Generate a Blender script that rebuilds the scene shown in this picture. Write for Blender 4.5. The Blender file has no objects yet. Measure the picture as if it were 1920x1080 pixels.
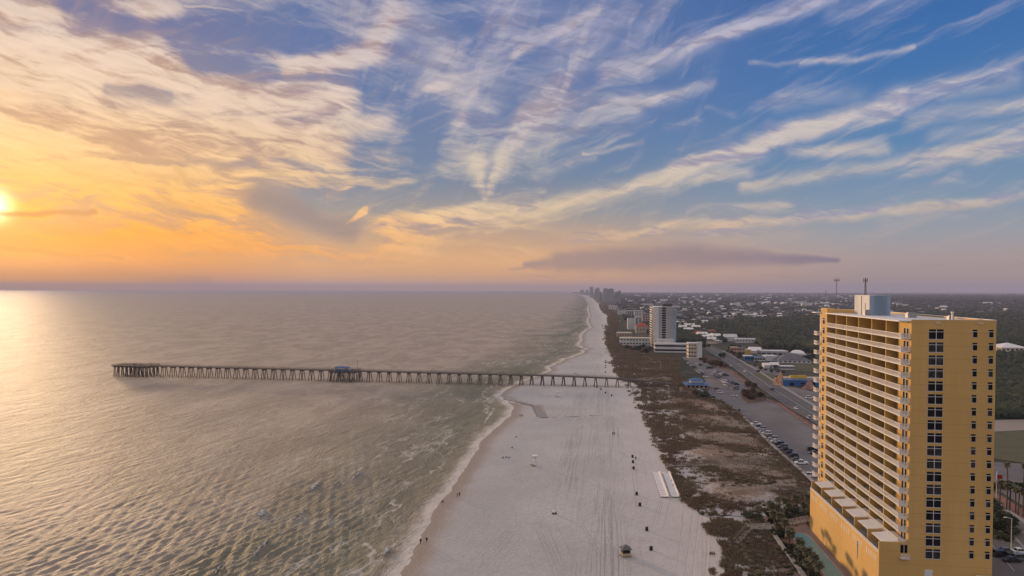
import bpy, bmesh, math, random
import numpy as np
from mathutils import Matrix, Vector, noise as mnoise
random.seed(7)
RNG = np.random.default_rng(7)
SC = bpy.context.scene
COL = SC.collection
R = math.radians

# ---------------------------------------------------------------- camera
F = 1280.0            # focal length in photo pixels (24 mm on a 36 mm wide frame)
CAM_H = 75.0
PITCH, ROLL, SHIFT = 1.2, 0.003, 27.8
cam_d = bpy.data.cameras.new('camera')
cam_d.lens = 24.0; cam_d.sensor_width = 36.0; cam_d.sensor_fit = 'HORIZONTAL'
cam_d.clip_start = 0.5; cam_d.clip_end = 60000.0
cam_d.shift_y = SHIFT / 1920.0
CAM = bpy.data.objects.new('camera', cam_d); COL.objects.link(CAM)
CAM_R = Matrix.Rotation(R(90 - PITCH), 3, 'X') @ Matrix.Rotation(ROLL, 3, 'Z')
CAM.matrix_world = Matrix.Translation((0, 0, CAM_H)) @ CAM_R.to_4x4()
SC.camera = CAM
CY = 540 + SHIFT

def ray(px, py):
    return (CAM_R @ Vector(((px - 960) / F, -(py - CY) / F, -1.0))).normalized()
def at(px, py, z=0.65):
    """the point at height z that the photo shows at px, py"""
    d = ray(px, py); t = (z - CAM_H) / d.z
    return Vector((d.x * t, d.y * t, z))
def atY(px, py, Y):
    d = ray(px, py); t = Y / d.y
    return Vector((d.x * t, Y, CAM_H + d.z * t))

def lin(c):
    return tuple(((v / 255) / 12.92 if v <= 10.3 else ((v / 255 + 0.055) / 1.055) ** 2.4) for v in c)

SC.view_settings.view_transform = 'Standard'
SC.view_settings.look = 'None'
SC.view_settings.exposure = 0.12
SC.view_settings.gamma = 1.0
SC.cycles.use_denoising = True
SC.cycles.max_bounces = 6
SC.cycles.diffuse_bounces = 2
SC.cycles.glossy_bounces = 3
SC.cycles.volume_bounces = 0
SC.cycles.use_adaptive_sampling = True
SC.cycles.adaptive_threshold = 0.01

# ---------------------------------------------------------------- node helper
class NT:
    def __init__(s, tree): s.t = tree; s.n = tree.nodes; s.l = tree.links
    def new(s, typ, **kw):
        n = s.n.new(typ)
        for k, v in kw.items(): setattr(n, k, v)
        return n
    def put(s, sock, v):
        if v is None: return
        if isinstance(v, bpy.types.NodeSocket): s.l.new(v, sock)
        else: sock.default_value = v
    def math(s, op, a, b=None, c=None, clamp=False):
        n = s.new('ShaderNodeMath', operation=op, use_clamp=clamp)
        s.put(n.inputs[0], a); s.put(n.inputs[1], b)
        if c is not None: s.put(n.inputs[2], c)
        return n.outputs[0]
    def vmath(s, op, a, b=None, scale=None):
        n = s.new('ShaderNodeVectorMath', operation=op)
        s.put(n.inputs[0], a)
        if b is not None: s.put(n.inputs[1], b)
        if scale is not None: s.put(n.inputs['Scale'], scale)
        return n.outputs['Value' if op in ('DOT_PRODUCT', 'LENGTH', 'DISTANCE') else 'Vector']
    def mix(s, f, a, b, blend='MIX'):
        n = s.new('ShaderNodeMix', data_type='RGBA', blend_type=blend)
        s.put(n.inputs[0], f); s.put(n.inputs[6], a if isinstance(a, bpy.types.NodeSocket) else (*a, 1)[:4]); s.put(n.inputs[7], b if isinstance(b, bpy.types.NodeSocket) else (*b, 1)[:4])
        return n.outputs[2]
    def noise(s, vec, scale, detail=3, rough=.5, dist=0, out='Fac', lac=2.0, dim='3D'):
        n = s.new('ShaderNodeTexNoise', noise_dimensions=dim)
        s.put(n.inputs['Vector'], vec); s.put(n.inputs['Scale'], scale); s.put(n.inputs['Detail'], detail)
        s.put(n.inputs['Roughness'], rough); s.put(n.inputs['Distortion'], dist); s.put(n.inputs['Lacunarity'], lac)
        return n.outputs[out]
    def maprange(s, v, a, b, c=0., d=1., typ='SMOOTHSTEP'):
        n = s.new('ShaderNodeMapRange', interpolation_type=typ)
        s.put(n.inputs[0], v); s.put(n.inputs[1], a); s.put(n.inputs[2], b); s.put(n.inputs[3], c); s.put(n.inputs[4], d)
        return n.outputs[0]
    def ramp(s, f, stops, interp='LINEAR'):
        n = s.new('ShaderNodeValToRGB'); r = n.color_ramp; r.interpolation = interp
        while len(r.elements) < len(stops): r.elements.new(0.5)
        for e, (p, c) in zip(r.elements, sorted(stops, key=lambda q: q[0])):
            e.position = p; e.color = (*c, 1)
        s.put(n.inputs[0], f)
        return n.outputs[0]
    def mapping(s, vec, loc=(0, 0, 0), rot=(0, 0, 0), scale=(1, 1, 1)):
        n = s.new('ShaderNodeMapping')
        s.put(n.inputs[0], vec); n.inputs[1].default_value = loc; n.inputs[2].default_value = rot; n.inputs[3].default_value = scale
        return n.outputs[0]
# ---------------------------------------------------------------- sun and sky
SUN_AZ, SUN_EL = -37.3, 5.4
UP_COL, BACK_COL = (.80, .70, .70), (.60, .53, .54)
sun_d = bpy.data.lights.new('sun', 'SUN'); sun_d.energy = 2.9; sun_d.angle = R(5.0); sun_d.color = (1.0, .66, .36)
SUN = bpy.data.objects.new('sun', sun_d); COL.objects.link(SUN)
SDIR = Vector((math.sin(R(SUN_AZ)) * math.cos(R(SUN_EL)), math.cos(R(SUN_AZ)) * math.cos(R(SUN_EL)), math.sin(R(SUN_EL))))
SUN.rotation_euler = SDIR.to_track_quat('Z', 'Y').to_euler(); SUN.location = (0, 0, 300)

world = bpy.data.worlds.new('World'); SC.world = world; world.use_nodes = True
world.cycles.sampling_method = 'MANUAL'; world.cycles.sample_map_resolution = 1024
wt = NT(world.node_tree); world.node_tree.nodes.clear()

def stroke_group(positive):
    g = bpy.data.node_groups.new('cirrus_stroke', 'ShaderNodeTree')
    for nm, ty in (('Sum', 'NodeSocketFloat'), ('P', 'NodeSocketVector'), ('A', 'NodeSocketVector'), ('D', 'NodeSocketVector'),
                   ('Inv', 'NodeSocketFloat'), ('W0', 'NodeSocketFloat'), ('DW', 'NodeSocketFloat'), ('S', 'NodeSocketFloat')):
        g.interface.new_socket(nm, in_out='INPUT', socket_type=ty)
    g.interface.new_socket('Sum', in_out='OUTPUT', socket_type='NodeSocketFloat')
    q = NT(g); gi = q.new('NodeGroupInput').outputs; go = q.new('NodeGroupOutput')
    ap = q.vmath('SUBTRACT', gi[1], gi[2])
    t = q.math('MINIMUM', q.math('MAXIMUM', q.math('MULTIPLY', q.vmath('DOT_PRODUCT', ap, gi[3]), gi[4]), 0.0), 1.0)
    d = q.vmath('LENGTH', q.vmath('SUBTRACT', ap, q.vmath('SCALE', gi[3], scale=t)))
    w = q.math('MULTIPLY_ADD', gi[6], t, gi[5])
    r = q.math('DIVIDE', d, w)
    e = q.math('EXPONENT', q.math('MULTIPLY', q.math('MULTIPLY', r, r), -1.0))
    q.l.new(q.math('MAXIMUM', q.math('MULTIPLY', e, gi[7]), gi[0]) if positive else q.math('MULTIPLY_ADD', e, gi[7], gi[0]), go.inputs[0])
    return g
SG, SGN = stroke_group(True), stroke_group(False)

def azel(px, py):
    d = ray(px, py)
    return math.degrees(math.atan2(d.x, d.y)), math.degrees(math.asin(d.z))
def wdeg(px, w):
    c = math.cos(math.atan((px - 960) / F))
    return w * 57.3 * c ** 1.5 / F
def strokes(P, lst):
    acc = None
    for x1, y1, w1, x2, y2, w2, s in lst:
        a = azel(x1, y1); b = azel(x2, y2)
        n = wt.new('ShaderNodeGroup'); n.node_tree = SG if s > 0 else SGN
        D = (b[0] - a[0], b[1] - a[1], 0)
        if acc is None: n.inputs[0].default_value = 0.0
        else: wt.l.new(acc, n.inputs[0])
        wt.l.new(P, n.inputs[1]); n.inputs[2].default_value = (*a, 0); n.inputs[3].default_value = D
        n.inputs[4].default_value = 1 / (D[0] ** 2 + D[1] ** 2)
        wa, wb = wdeg(x1, w1), wdeg(x2, w2)
        n.inputs[5].default_value = wa; n.inputs[6].default_value = wb - wa; n.inputs[7].default_value = s
        acc = n.outputs[0]
    return acc

RS = [(700,428,12,880,398,20,.8),(880,402,18,1010,392,22,.9),(1000,392,20,1250,335,20,.9),(1250,335,20,1450,255,24,.95),(1450,260,20,1690,190,24,1.15),(1690,190,26,1900,142,32,.55),
 (1470,195,22,1610,180,24,.4),(1130,375,14,1260,345,16,.5),(1170,350,12,1400,322,18,.55),(1400,348,14,1680,302,18,.75),(1680,302,18,1930,268,26,.8),(1480,280,12,1660,274,18,.7),
 (1720,215,24,1930,195,26,.6),(1760,250,20,1930,235,26,.45),(1740,345,8,1790,330,12,.35),(1320,425,10,1560,405,12,.75),(1560,405,12,1940,362,11,.85),(1080,450,12,1330,420,14,.65),
 (1290,395,8,1480,380,10,.5),(1140,135,22,1340,75,20,.75),(1300,88,16,1420,38,16,.9),(1420,38,16,1560,-8,22,.9),(1560,25,22,1720,-12,22,.45),(1110,200,30,1340,162,10,.7),
 (1010,215,40,1180,200,30,.6),(1400,118,5,1540,122,6,.4),(1500,124,6,1600,112,7,.55),(1600,112,7,1705,94,5,.45),(1100,286,4,1200,268,5,.6),(1000,328,12,1120,290,8,.45),(1250,240,10,1310,222,8,.3),
 (1335,198,6,1375,215,7,.3),(1000,445,20,1500,442,18,.3),(980,60,40,1100,40,40,.25),(1450,395,18,1900,400,18,.2)]
FS = [(740,-10,50,850,130,45,.55),(690,40,60,900,170,70,.42),(1080,60,60,1010,220,60,.45),(905,372,6,888,300,22,.9),(906,372,6,945,290,20,.95),(885,300,24,850,150,30,.55),(945,290,24,1050,150,30,.8),(1050,150,30,1180,20,30,.6),(900,260,40,920,120,40,.45),
 (955,108,10,1110,18,14,.9),(920,120,40,960,-10,50,.5),(1180,80,22,1260,-8,22,.5),(1040,70,25,1150,-15,25,.4),(990,290,18,1180,180,16,.4),(870,180,14,960,20,22,.35)]
LS = [(-40,115,110,400,125,60,.95),(400,170,60,640,200,60,.9),(520,128,28,700,100,30,.95),(690,90,26,742,25,26,1.0),(640,180,26,800,165,16,.6),(735,188,12,832,160,10,.9),
 (-40,265,100,600,270,75,1.05),(600,270,50,660,330,34,.6),(-40,365,80,450,385,75,1.0),(620,362,9,715,330,7,.6),(690,432,22,880,402,22,.8),(540,475,36,800,445,26,.6),
 (-40,18,40,330,22,26,.85),(350,8,3,478,25,4,.75),(620,446,3,690,393,4.5,1.8),(560,400,5,625,404,8,.9),(485,88,14,600,132,18,.8),(-40,475,20,280,490,10,.5),(440,395,16,500,440,14,.6),
 (345,62,34,590,42,40,-1.15),(368,112,20,520,128,14,-1.4),(205,165,14,305,178,12,-.95),(120,10,22,240,38,22,-.8),(715,170,40,750,310,58,-1.05),(600,330,34,770,350,18,.45),(620,240,26,720,225,14,.4),(640,285,14,760,300,8,.35),(240,430,34,700,478,30,.5),(770,105,26,800,230,34,-.8),
 (490,375,28,680,440,24,-1.25),(345,300,10,470,305,9,-.7),(690,375,28,860,365,24,-.75),(810,240,20,800,330,22,-.5),(520,300,8,600,310,8,-.35)]
KS = [(950,503,4,1150,500,5,.6),(1640,502,3,1930,495,4,.45),(1180,446,5,1300,440,4,.45),
 (-40,406,8,190,402,8,.95),(-40,455,9,230,488,6,.6),(300,290,12,360,345,12,.45),(280,330,8,370,338,8,.4),(300,365,10,430,412,10,.5),(-40,165,12,90,182,9,.4),
 (-60,522,30,380,530,16,1.2),(345,300,9,470,303,9,.5),(1400,520,4,1900,520,5,.35),(700,520,3,1200,517,3,.4),(230,155,14,300,180,12,.4),(80,20,22,230,35,20,.35),(485,374,30,650,432,30,1.1),(560,330,10,640,345,8,.3),(160,350,6,300,352,6,.3)]

geo = wt.new('ShaderNodeTexCoord').outputs['Generated']
sep = wt.new('ShaderNodeSeparateXYZ'); wt.put(sep.inputs[0], geo)
az = wt.math('MULTIPLY', wt.math('ARCTAN2', sep.outputs[0], sep.outputs[1]), 57.29578)
el = wt.math('MULTIPLY', wt.math('ARCSINE', sep.outputs[2]), 57.29578)
cmb = wt.new('ShaderNodeCombineXYZ'); wt.put(cmb.inputs[0], az); wt.put(cmb.inputs[1], el)
P0 = cmb.outputs[0]
# drift of the cloud outlines
n1 = wt.vmath('SUBTRACT', wt.noise(P0, 0.22, 2, .5, out='Color'), (.5, .5, .5))
n2 = wt.vmath('SUBTRACT', wt.noise(P0, 0.9, 3, .6, out='Color'), (.5, .5, .5))
P1 = wt.vmath('ADD', P0, wt.vmath('ADD', wt.vmath('MULTIPLY', n1, (2.4, 1.2, 0)), wt.vmath('MULTIPLY', n2, (.55, .30, 0))))
cm = wt.new('ShaderNodeCombineXYZ'); s1 = wt.new('ShaderNodeSeparateXYZ'); wt.put(s1.inputs[0], P1)
wt.put(cm.inputs[0], s1.outputs[0]); wt.put(cm.inputs[1], s1.outputs[1]); P = cm.outputs[0]

def flow(rot, sx, sy, detail=5, rough=.6, dist=.3, off=0.):
    """noise drawn out along the wind: rot in degrees above the horizontal, sx and sy are cycles per degree along and across"""
    c, n = math.cos(R(rot)), math.sin(R(rot))
    q = wt.new('ShaderNodeCombineXYZ')
    wt.put(q.inputs[0], wt.vmath('DOT_PRODUCT', P, (c * sx, n * sx, 0)))
    wt.put(q.inputs[1], wt.vmath('DOT_PRODUCT', P, (-n * sy, c * sy, 0)))
    q.inputs[2].default_value = off
    return wt.noise(q.outputs[0], 1.0, detail, rough, dist)
nR = flow(17, .08, .62, 6, .58, .5); nR2 = flow(22, .2, 1.5, 4, .55, .5, off=9)
nF = flow(62, .10, .62, 5, .55, .5, off=4); nL = flow(2, .085, .42, 6, .60, .9, off=17); nL2 = flow(-12, .28, 1.5, 5, .6, .4, off=31)
def layer(lst, nz, k, lo, hi, top, veil=0.):
    s0 = strokes(P, lst)
    d_ = wt.maprange(wt.math('ADD', s0, wt.math('MULTIPLY', wt.math('SUBTRACT', nz, .5), k)), lo, hi, 0, top)
    if not veil: return d_
    return wt.math('MAXIMUM', d_, wt.math('MULTIPLY', wt.maprange(s0, -.05, 1.0), wt.maprange(nz, .3, .62, veil * .55, veil)))
nRm = wt.math('ADD', wt.math('MULTIPLY', nR, .74), wt.math('MULTIPLY', nR2, .26))
nLm = wt.math('ADD', wt.math('MULTIPLY', nL, .7), wt.math('MULTIPLY', nL2, .3))
nFm = wt.math('ADD', wt.math('MULTIPLY', nF, .74), wt.math('MULTIPLY', nR2, .26))
dR = layer(RS, nRm, 3.0, -.06, 1.2, .95, .7)
dF = wt.math('MULTIPLY', layer(FS, nFm, 2.3, -.02, 1.15, .9, .75), wt.maprange(az, 13, 19, 1., 0.))
dL = wt.math('MULTIPLY', layer(LS, nLm, 3.2, -.24, .98, .97, .85), wt.maprange(az, -1, 5, 1., 0.))
P_keep = P; P = wt.vmath('ADD', P0, wt.vmath('SCALE', wt.vmath('SUBTRACT', P_keep, P0), scale=.35))
lens = layer([(985,497,8,1060,489,18,.9),(1050,489,24,1250,481,34,1.05),(1230,481,35,1310,481,32,1.05),(1300,482,32,1570,488,7,1.0)], nLm, 1.1, .2, 1.05, .74)
P = P_keep
dK = wt.math('MAXIMUM', layer(KS, nLm, 1.5, .2, 1.15, .85), lens)

# colour columns: by the bearing from the sun, then by elevation
def E_(y): return max(0., (541 - y) / F * 57.3 / 25)
def column(pts): return wt.ramp(wt.math('DIVIDE', el, 25.0), [(E_(y), lin(c)) for y, c in pts])
b0 = column([(545,(176,128,112)),(520,(190,128,98)),(490,(226,146,72)),(455,(236,148,46)),(400,(236,164,74)),(330,(205,160,118)),(220,(150,135,142)),(120,(108,112,150)),(0,(92,106,150))])
b1 = column([(545,(186,148,134)),(520,(208,160,124)),(490,(220,168,122)),(450,(196,160,130)),(400,(150,145,145)),(330,(110,128,155)),(220,(96,118,160)),(100,(92,114,160)),(0,(84,110,158))])
b2 = column([(545,(152,134,138)),(520,(160,142,142)),(490,(164,148,148)),(450,(150,152,160)),(390,(122,144,168)),(300,(88,128,170)),(200,(64,112,168)),(100,(54,102,162)),(0,(54,96,154))])
c0 = column([(545,(186,134,112)),(500,(232,152,88)),(450,(252,164,50)),(400,(250,180,84)),(330,(246,198,138)),(240,(236,204,174)),(150,(228,204,186)),(60,(206,188,178)),(0,(200,184,176))])
c1 = column([(545,(196,158,138)),(500,(226,178,134)),(440,(240,196,148)),(400,(232,200,162)),(330,(216,198,176)),(230,(206,192,188)),(100,(190,180,190)),(0,(180,174,192))])
c2 = column([(545,(160,140,142)),(500,(178,156,150)),(450,(186,166,158)),(400,(196,180,168)),(300,(200,188,182)),(190,(212,200,196)),(90,(178,176,196)),(0,(160,164,192))])
k0 = lin((206,132,76)); k1 = lin((142,116,124)); k2 = lin((114,106,132))
cz = wt.math('SUBTRACT', 1.0, wt.math('COSINE', wt.math('MULTIPLY', wt.math('SUBTRACT', az, SUN_AZ), .01745329)))
f01 = wt.maprange(cz, 0.0, .17, typ='LINEAR'); f12 = wt.maprange(cz, .15, .62)
def three(a, b, c): return wt.mix(f12, wt.mix(f01, a, b), c)
base = wt.mix(f12, wt.mix(wt.maprange(cz, .004, .065, typ='LINEAR'), b0, b1), b2); cloud = three(c0, c1, c2); dark = three(k0, k1, k2)
# thicker knots of cloud are a little brighter
tone = wt.maprange(nL2, .3, .75, .86, 1.08, 'LINEAR')
shade = three(lin((196, 152, 124)), lin((158, 144, 158)), lin((146, 148, 178)))
cloud = wt.mix(wt.maprange(nLm, .53, .40, 0, .85), cloud, shade)
cloud = wt.vmath('SCALE', cloud, scale=tone)
inv = lambda x: wt.math('SUBTRACT', 1.0, x)
open_ = wt.math('MULTIPLY', wt.math('MULTIPLY', inv(dR), inv(dF)), inv(dL))
front = wt.math('MULTIPLY', wt.maprange(cz, 0.9, 1.3, 1.0, .45), 1.0)
dens = wt.math('MULTIPLY', inv(open_), front)
# a thin low haze takes contrast out of the lowest degrees
dens = wt.math('MULTIPLY', dens, wt.maprange(el, .3, 3.0, .25, 1.0))
sky = wt.mix(dens, base, cloud)
dark = wt.mix(wt.maprange(cz, .0, .05), lin((196, 134, 82)), wt.mix(f12, lin((150, 132, 132)), k2))
sky = wt.mix(dK, sky, dark)
sd = wt.vmath('DISTANCE', geo, tuple(SDIR))
sdeg = wt.math('MULTIPLY', sd, 57.3)
def gl(w, p=2.0): return wt.math('EXPONENT', wt.math('MULTIPLY', wt.math('POWER', wt.math('DIVIDE', sdeg, w), p), -1.0))
glow = wt.vmath('ADD', wt.vmath('SCALE', (1.0, .62, .20), scale=wt.math('MULTIPLY', gl(5.0, 1.3), .22)),
                wt.vmath('SCALE', (1.0, .80, .45), scale=wt.math('MULTIPLY', gl(.85, 2.0), 2.8)))
glow = wt.vmath('SCALE', glow, scale=inv(wt.math('MULTIPLY', dK, .93)))
sky = wt.vmath('ADD', sky, glow)
sky = wt.vmath('SCALE', sky, scale=.96)
# above and behind the frame a paler, brighter sky is added for fill light
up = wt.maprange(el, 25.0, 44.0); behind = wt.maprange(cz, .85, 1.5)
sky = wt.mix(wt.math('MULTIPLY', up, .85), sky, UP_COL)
sky = wt.mix(wt.math('MULTIPLY', wt.math('MULTIPLY', behind, .85), wt.maprange(el, 1.0, 8.0)), sky, BACK_COL)
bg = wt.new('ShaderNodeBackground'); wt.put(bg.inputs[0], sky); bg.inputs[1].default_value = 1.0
ns = wt.new('ShaderNodeTexSky', sky_type='NISHITA', sun_disc=False, sun_elevation=R(SUN_EL), sun_rotation=R(SUN_AZ), altitude=80, dust_density=2.0)
bg2 = wt.new('ShaderNodeBackground'); wt.put(bg2.inputs[0], ns.outputs[0]); bg2.inputs[1].default_value = 0.004
addw = wt.new('ShaderNodeAddShader'); wt.l.new(bg.outputs[0], addw.inputs[0]); wt.l.new(bg2.outputs[0], addw.inputs[1])
ow = wt.new('ShaderNodeOutputWorld'); wt.l.new(addw.outputs[0], ow.inputs[0])
# ---------------------------------------------------------------- mesh and object helpers
class MB:
    """collects boxes, bars, tubes and sheets for ONE mesh"""
    def __init__(s): s.v = []; s.f = []
    def add(s, vs, fs):
        k = len(s.v); s.v += [tuple(p) for p in vs]; s.f += [tuple(i + k for i in f) for f in fs]
    def box(s, x0, x1, y0, y1, z0, z1):
        s.add([(x0,y0,z0),(x1,y0,z0),(x1,y1,z0),(x0,y1,z0),(x0,y0,z1),(x1,y0,z1),(x1,y1,z1),(x0,y1,z1)],
              [(0,3,2,1),(4,5,6,7),(0,1,5,4),(1,2,6,5),(2,3,7,6),(3,0,4,7)])
    def bar(s, a, b, r, n=6, r2=None, cap=True):
        a = Vector(a); b = Vector(b); d = (b - a).normalized(); r2 = r if r2 is None else r2
        u = d.orthogonal().normalized(); w = d.cross(u)
        vs = [a + (u * math.cos(6.28318 * i / n) + w * math.sin(6.28318 * i / n)) * r for i in range(n)] + \
             [b + (u * math.cos(6.28318 * i / n) + w * math.sin(6.28318 * i / n)) * r2 for i in range(n)]
        fs = [(i, (i + 1) % n, n + (i + 1) % n, n + i) for i in range(n)]
        if cap: fs += [tuple(range(n))[::-1], tuple(range(n, 2 * n))]
        s.add(vs, fs)
    def tube(s, pts, rs, n=7):
        pts = [Vector(p) for p in pts]; vs = []; fs = []
        u = Vector((1, 0, .01)).normalized()
        for i, p in enumerate(pts):
            d = (pts[min(i + 1, len(pts) - 1)] - pts[max(i - 1, 0)]).normalized()
            uu = (u - d * u.dot(d)).normalized(); w = d.cross(uu)
            vs += [p + (uu * math.cos(6.28318 * k / n) + w * math.sin(6.28318 * k / n)) * rs[i] for k in range(n)]
        for i in range(len(pts) - 1):
            for k in range(n): fs.append((i * n + k, i * n + (k + 1) % n, (i + 1) * n + (k + 1) % n, (i + 1) * n + k))
        fs += [tuple(range(n))[::-1], tuple(range(len(vs) - n, len(vs)))]
        s.add(vs, fs)
    def hip(s, x0, x1, y0, y1, z0, z1, over=.4, ridge=None):
        x0 -= over; x1 += over; y0 -= over; y1 += over
        w = min(x1 - x0, y1 - y0) / 2 if ridge is None else ridge
        if x1 - x0 >= y1 - y0: a = (x0 + w, (y0 + y1) / 2, z1); b = (x1 - w, (y0 + y1) / 2, z1)
        else: a = ((x0 + x1) / 2, y0 + w, z1); b = ((x0 + x1) / 2, y1 - w, z1)
        v = [(x0,y0,z0),(x1,y0,z0),(x1,y1,z0),(x0,y1,z0),a,b]
        if x1 - x0 >= y1 - y0: f = [(0,1,5,4),(1,2,5),(2,3,4,5),(3,0,4),(0,3,2,1)]
        else: f = [(0,1,4),(1,2,5,4),(2,3,5),(3,0,4,5),(0,3,2,1)]
        s.add(v, f)
    def gable(s, x0, x1, y0, y1, z0, z1, over=.4):
        x0 -= over; x1 += over; y0 -= over; y1 += over; m = (y0 + y1) / 2
        s.add([(x0,y0,z0),(x1,y0,z0),(x1,y1,z0),(x0,y1,z0),(x0,m,z1),(x1,m,z1)], [(0,1,5,4),(2,3,4,5),(1,2,5),(3,0,4),(0,3,2,1)])
    def mesh(s, name, mat=None, smooth=False):
        me = bpy.data.meshes.new(name); me.from_pydata(s.v, [], s.f); me.update()
        if mat: me.materials.append(mat)
        if smooth: me.polygons.foreach_set('use_smooth', [True] * len(me.polygons))
        return me
    def build(s, name, mat, parent=None, smooth=False, loc=None):
        o = bpy.data.objects.new(name, s.mesh(name, mat, smooth)); COL.objects.link(o)
        if parent is not None: o.parent = parent
        if loc is not None: o.location = loc
        return o
def np_mesh(name, V, Fq, mat, smooth=False, attrs=None):
    """V (n,3) array, Fq (m,k) array with k = 3 or 4"""
    V = np.ascontiguousarray(V, dtype=np.float32); Fq = np.ascontiguousarray(Fq, dtype=np.int32); k = Fq.shape[1]
    me = bpy.data.meshes.new(name); me.vertices.add(len(V)); me.vertices.foreach_set('co', V.ravel())
    me.loops.add(Fq.size); me.loops.foreach_set('vertex_index', Fq.ravel())
    me.polygons.add(len(Fq)); me.polygons.foreach_set('loop_start', np.arange(0, Fq.size, k, dtype=np.int32))
    me.polygons.foreach_set('loop_total', np.full(len(Fq), k, dtype=np.int32))
    me.polygons.foreach_set('use_smooth', np.full(len(Fq), smooth, dtype=bool))
    me.update(calc_edges=True)
    if mat: me.materials.append(mat)
    for an, av in (attrs or {}).items():
        a = me.attributes.new(an, 'FLOAT', 'POINT'); a.data.foreach_set('value', np.ascontiguousarray(av, dtype=np.float32))
    o = bpy.data.objects.new(name, me); COL.objects.link(o)
    return o
def tag(o, label=None, cat=None, group=None, kind=None):
    if label: o['label'] = label
    if cat: o['category'] = cat
    if group: o['group'] = group
    if kind: o['kind'] = kind
    return o
def empty(name, loc=(0, 0, 0), rz=0.0, label=None, cat=None, group=None):
    o = bpy.data.objects.new(name, None); COL.objects.link(o); o.location = loc; o.rotation_euler = (0, 0, rz)
    o.empty_display_size = 1
    return tag(o, label, cat, group)
def copy_tree(o, parent=None):
    c = o.copy(); COL.objects.link(c)
    if parent is not None: c.parent = parent
    for ch in list(o.children): copy_tree(ch, c)
    return c
COAST = -R(7.13)      # everything along the coast is turned by this much

# ---------------------------------------------------------------- materials
def new_mat(name):
    m = bpy.data.materials.new(name); m.use_nodes = True; t = m.node_tree; t.nodes.clear()
    q = NT(t); out = q.new('ShaderNodeOutputMaterial'); b = q.new('ShaderNodeBsdfPrincipled'); t.links.new(b.outputs[0], out.inputs[0])
    return m, q, b
def pm(name, col, rough=.8, var=.18, scale=.4, col2=None, metal=0., bump=0., bscale=3., spec=.3, streak=False):
    """plain surface with uneven tone: col (linear), a second tone and a little relief"""
    m, q, b = new_mat(name)
    co = q.new('ShaderNodeTexCoord').outputs['Object']
    v = q.mapping(co, scale=(1, 1, .25)) if streak else co
    n = q.noise(v, scale, 5, .6)
    if col2 is None: col2 = tuple(c * (1 - var * 2) for c in col)
    f = q.maprange(n, .32, .68)
    q.put(b.inputs['Base Color'], q.mix(f, col2, col))
    b.inputs['Roughness'].default_value = rough; b.inputs['Metallic'].default_value = metal
    b.inputs['Specular IOR Level'].default_value = spec
    if bump:
        bn = q.new('ShaderNodeBump'); bn.inputs['Strength'].default_value = bump
        q.put(bn.inputs['Height'], q.noise(co, bscale, 4, .6)); q.put(b.inputs['Normal'], bn.outputs[0])
    return m
M = {}
def stucco():
    m, q, b = new_mat('yellow stucco'); co = q.new('ShaderNodeTexCoord').outputs['Object']
    n1 = q.noise(q.mapping(co, scale=(1, 1, .22)), .16, 5, .6); n2 = q.noise(q.mapping(co, scale=(1, 1, .06)), 1.3, 4, .65)
    col = q.mix(q.maprange(n1, .3, .7), (.61, .38, .125), (.68, .43, .15)); col = q.mix(q.maprange(n2, .55, .75, 0, .3), col, (.46, .28, .09))
    sp = q.new('ShaderNodeSeparateXYZ'); q.put(sp.inputs[0], co)
    fr = q.math('FRACT', q.math('DIVIDE', q.math('SUBTRACT', sp.outputs[2], .55), 3.0)); ln = q.maprange(q.math('ABSOLUTE', q.math('SUBTRACT', fr, .5)), .008, .022, .55, 0.)
    col = q.mix(ln, col, (.38, .23, .075)); q.put(b.inputs['Base Color'], col); b.inputs['Roughness'].default_value = .88; b.inputs['Specular IOR Level'].default_value = .25
    bn = q.new('ShaderNodeBump'); bn.inputs['Strength'].default_value = .1; q.put(bn.inputs['Height'], q.noise(co, 4, 4, .6)); q.put(b.inputs['Normal'], bn.outputs[0]); return m
M['yellow'] = stucco()
M['yellow_in'] = pm('ochre stucco', (.68, .42, .10), .85, .05, .3)
M['white'] = pm('white paint', (.78, .75, .70), .5, .05, .5)
M['white_wall'] = pm('white stucco', (.66, .65, .62), .8, .08, .2, streak=True)
M['cream'] = pm('cream stucco', (.68, .60, .44), .8, .06, .2, streak=True)
M['grey_wall'] = pm('grey stucco', (.38, .38, .37), .8, .08, .15, streak=True)
M['tan'] = pm('tan stucco', (.48, .38, .27), .85, .1, .2)
M['pink'] = pm('pink stucco', (.52, .30, .24), .85, .1, .2)
M['pale_roof'] = pm('pale membrane roof', (.62, .61, .60), .7, .1, .12)
M['grey_roof'] = pm('grey shingle roof', (.16, .16, .17), .9, .15, .3)
M['brown_roof'] = pm('brown shingle roof', (.13, .09, .07), .9, .15, .3)
M['red_roof'] = pm('red metal roof', (.38, .07, .035), .6, .1, .2)
M['blue_roof'] = pm('blue metal roof', (.05, .13, .27), .45, .12, .3)
M['blue_paint'] = pm('blue painted wall', (.02, .14, .36), .6, .1, .2)
M['sky_paint'] = pm('pale blue painted wall', (.31, .43, .55), .6, .2, .25, streak=True)
M['yellow_paint'] = pm('yellow painted wall', (.60, .42, .06), .7, .1, .3)
M['green_roof'] = pm('dark green metal roof', (.03, .07, .045), .5, .1, .3)
M['dark_glass'] = pm('dark window glass', (.012, .013, .016), .12, .3, .4, spec=.22)
M['grey_glass'] = pm('curtained window glass', (.06, .055, .055), .25, .4, .7, spec=.3)
M['concrete'] = pm('concrete', (.36, .34, .31), .85, .12, .3, bump=.1)
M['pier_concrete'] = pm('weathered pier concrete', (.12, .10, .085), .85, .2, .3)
M['wood'] = pm('weathered boards', (.30, .26, .21), .85, .15, .8)
M['dark_metal'] = pm('dark metal', (.04, .04, .045), .5, .2, 1.)
M['steel'] = pm('galvanised steel', (.35, .35, .36), .45, .1, 1., metal=.6)
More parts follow.
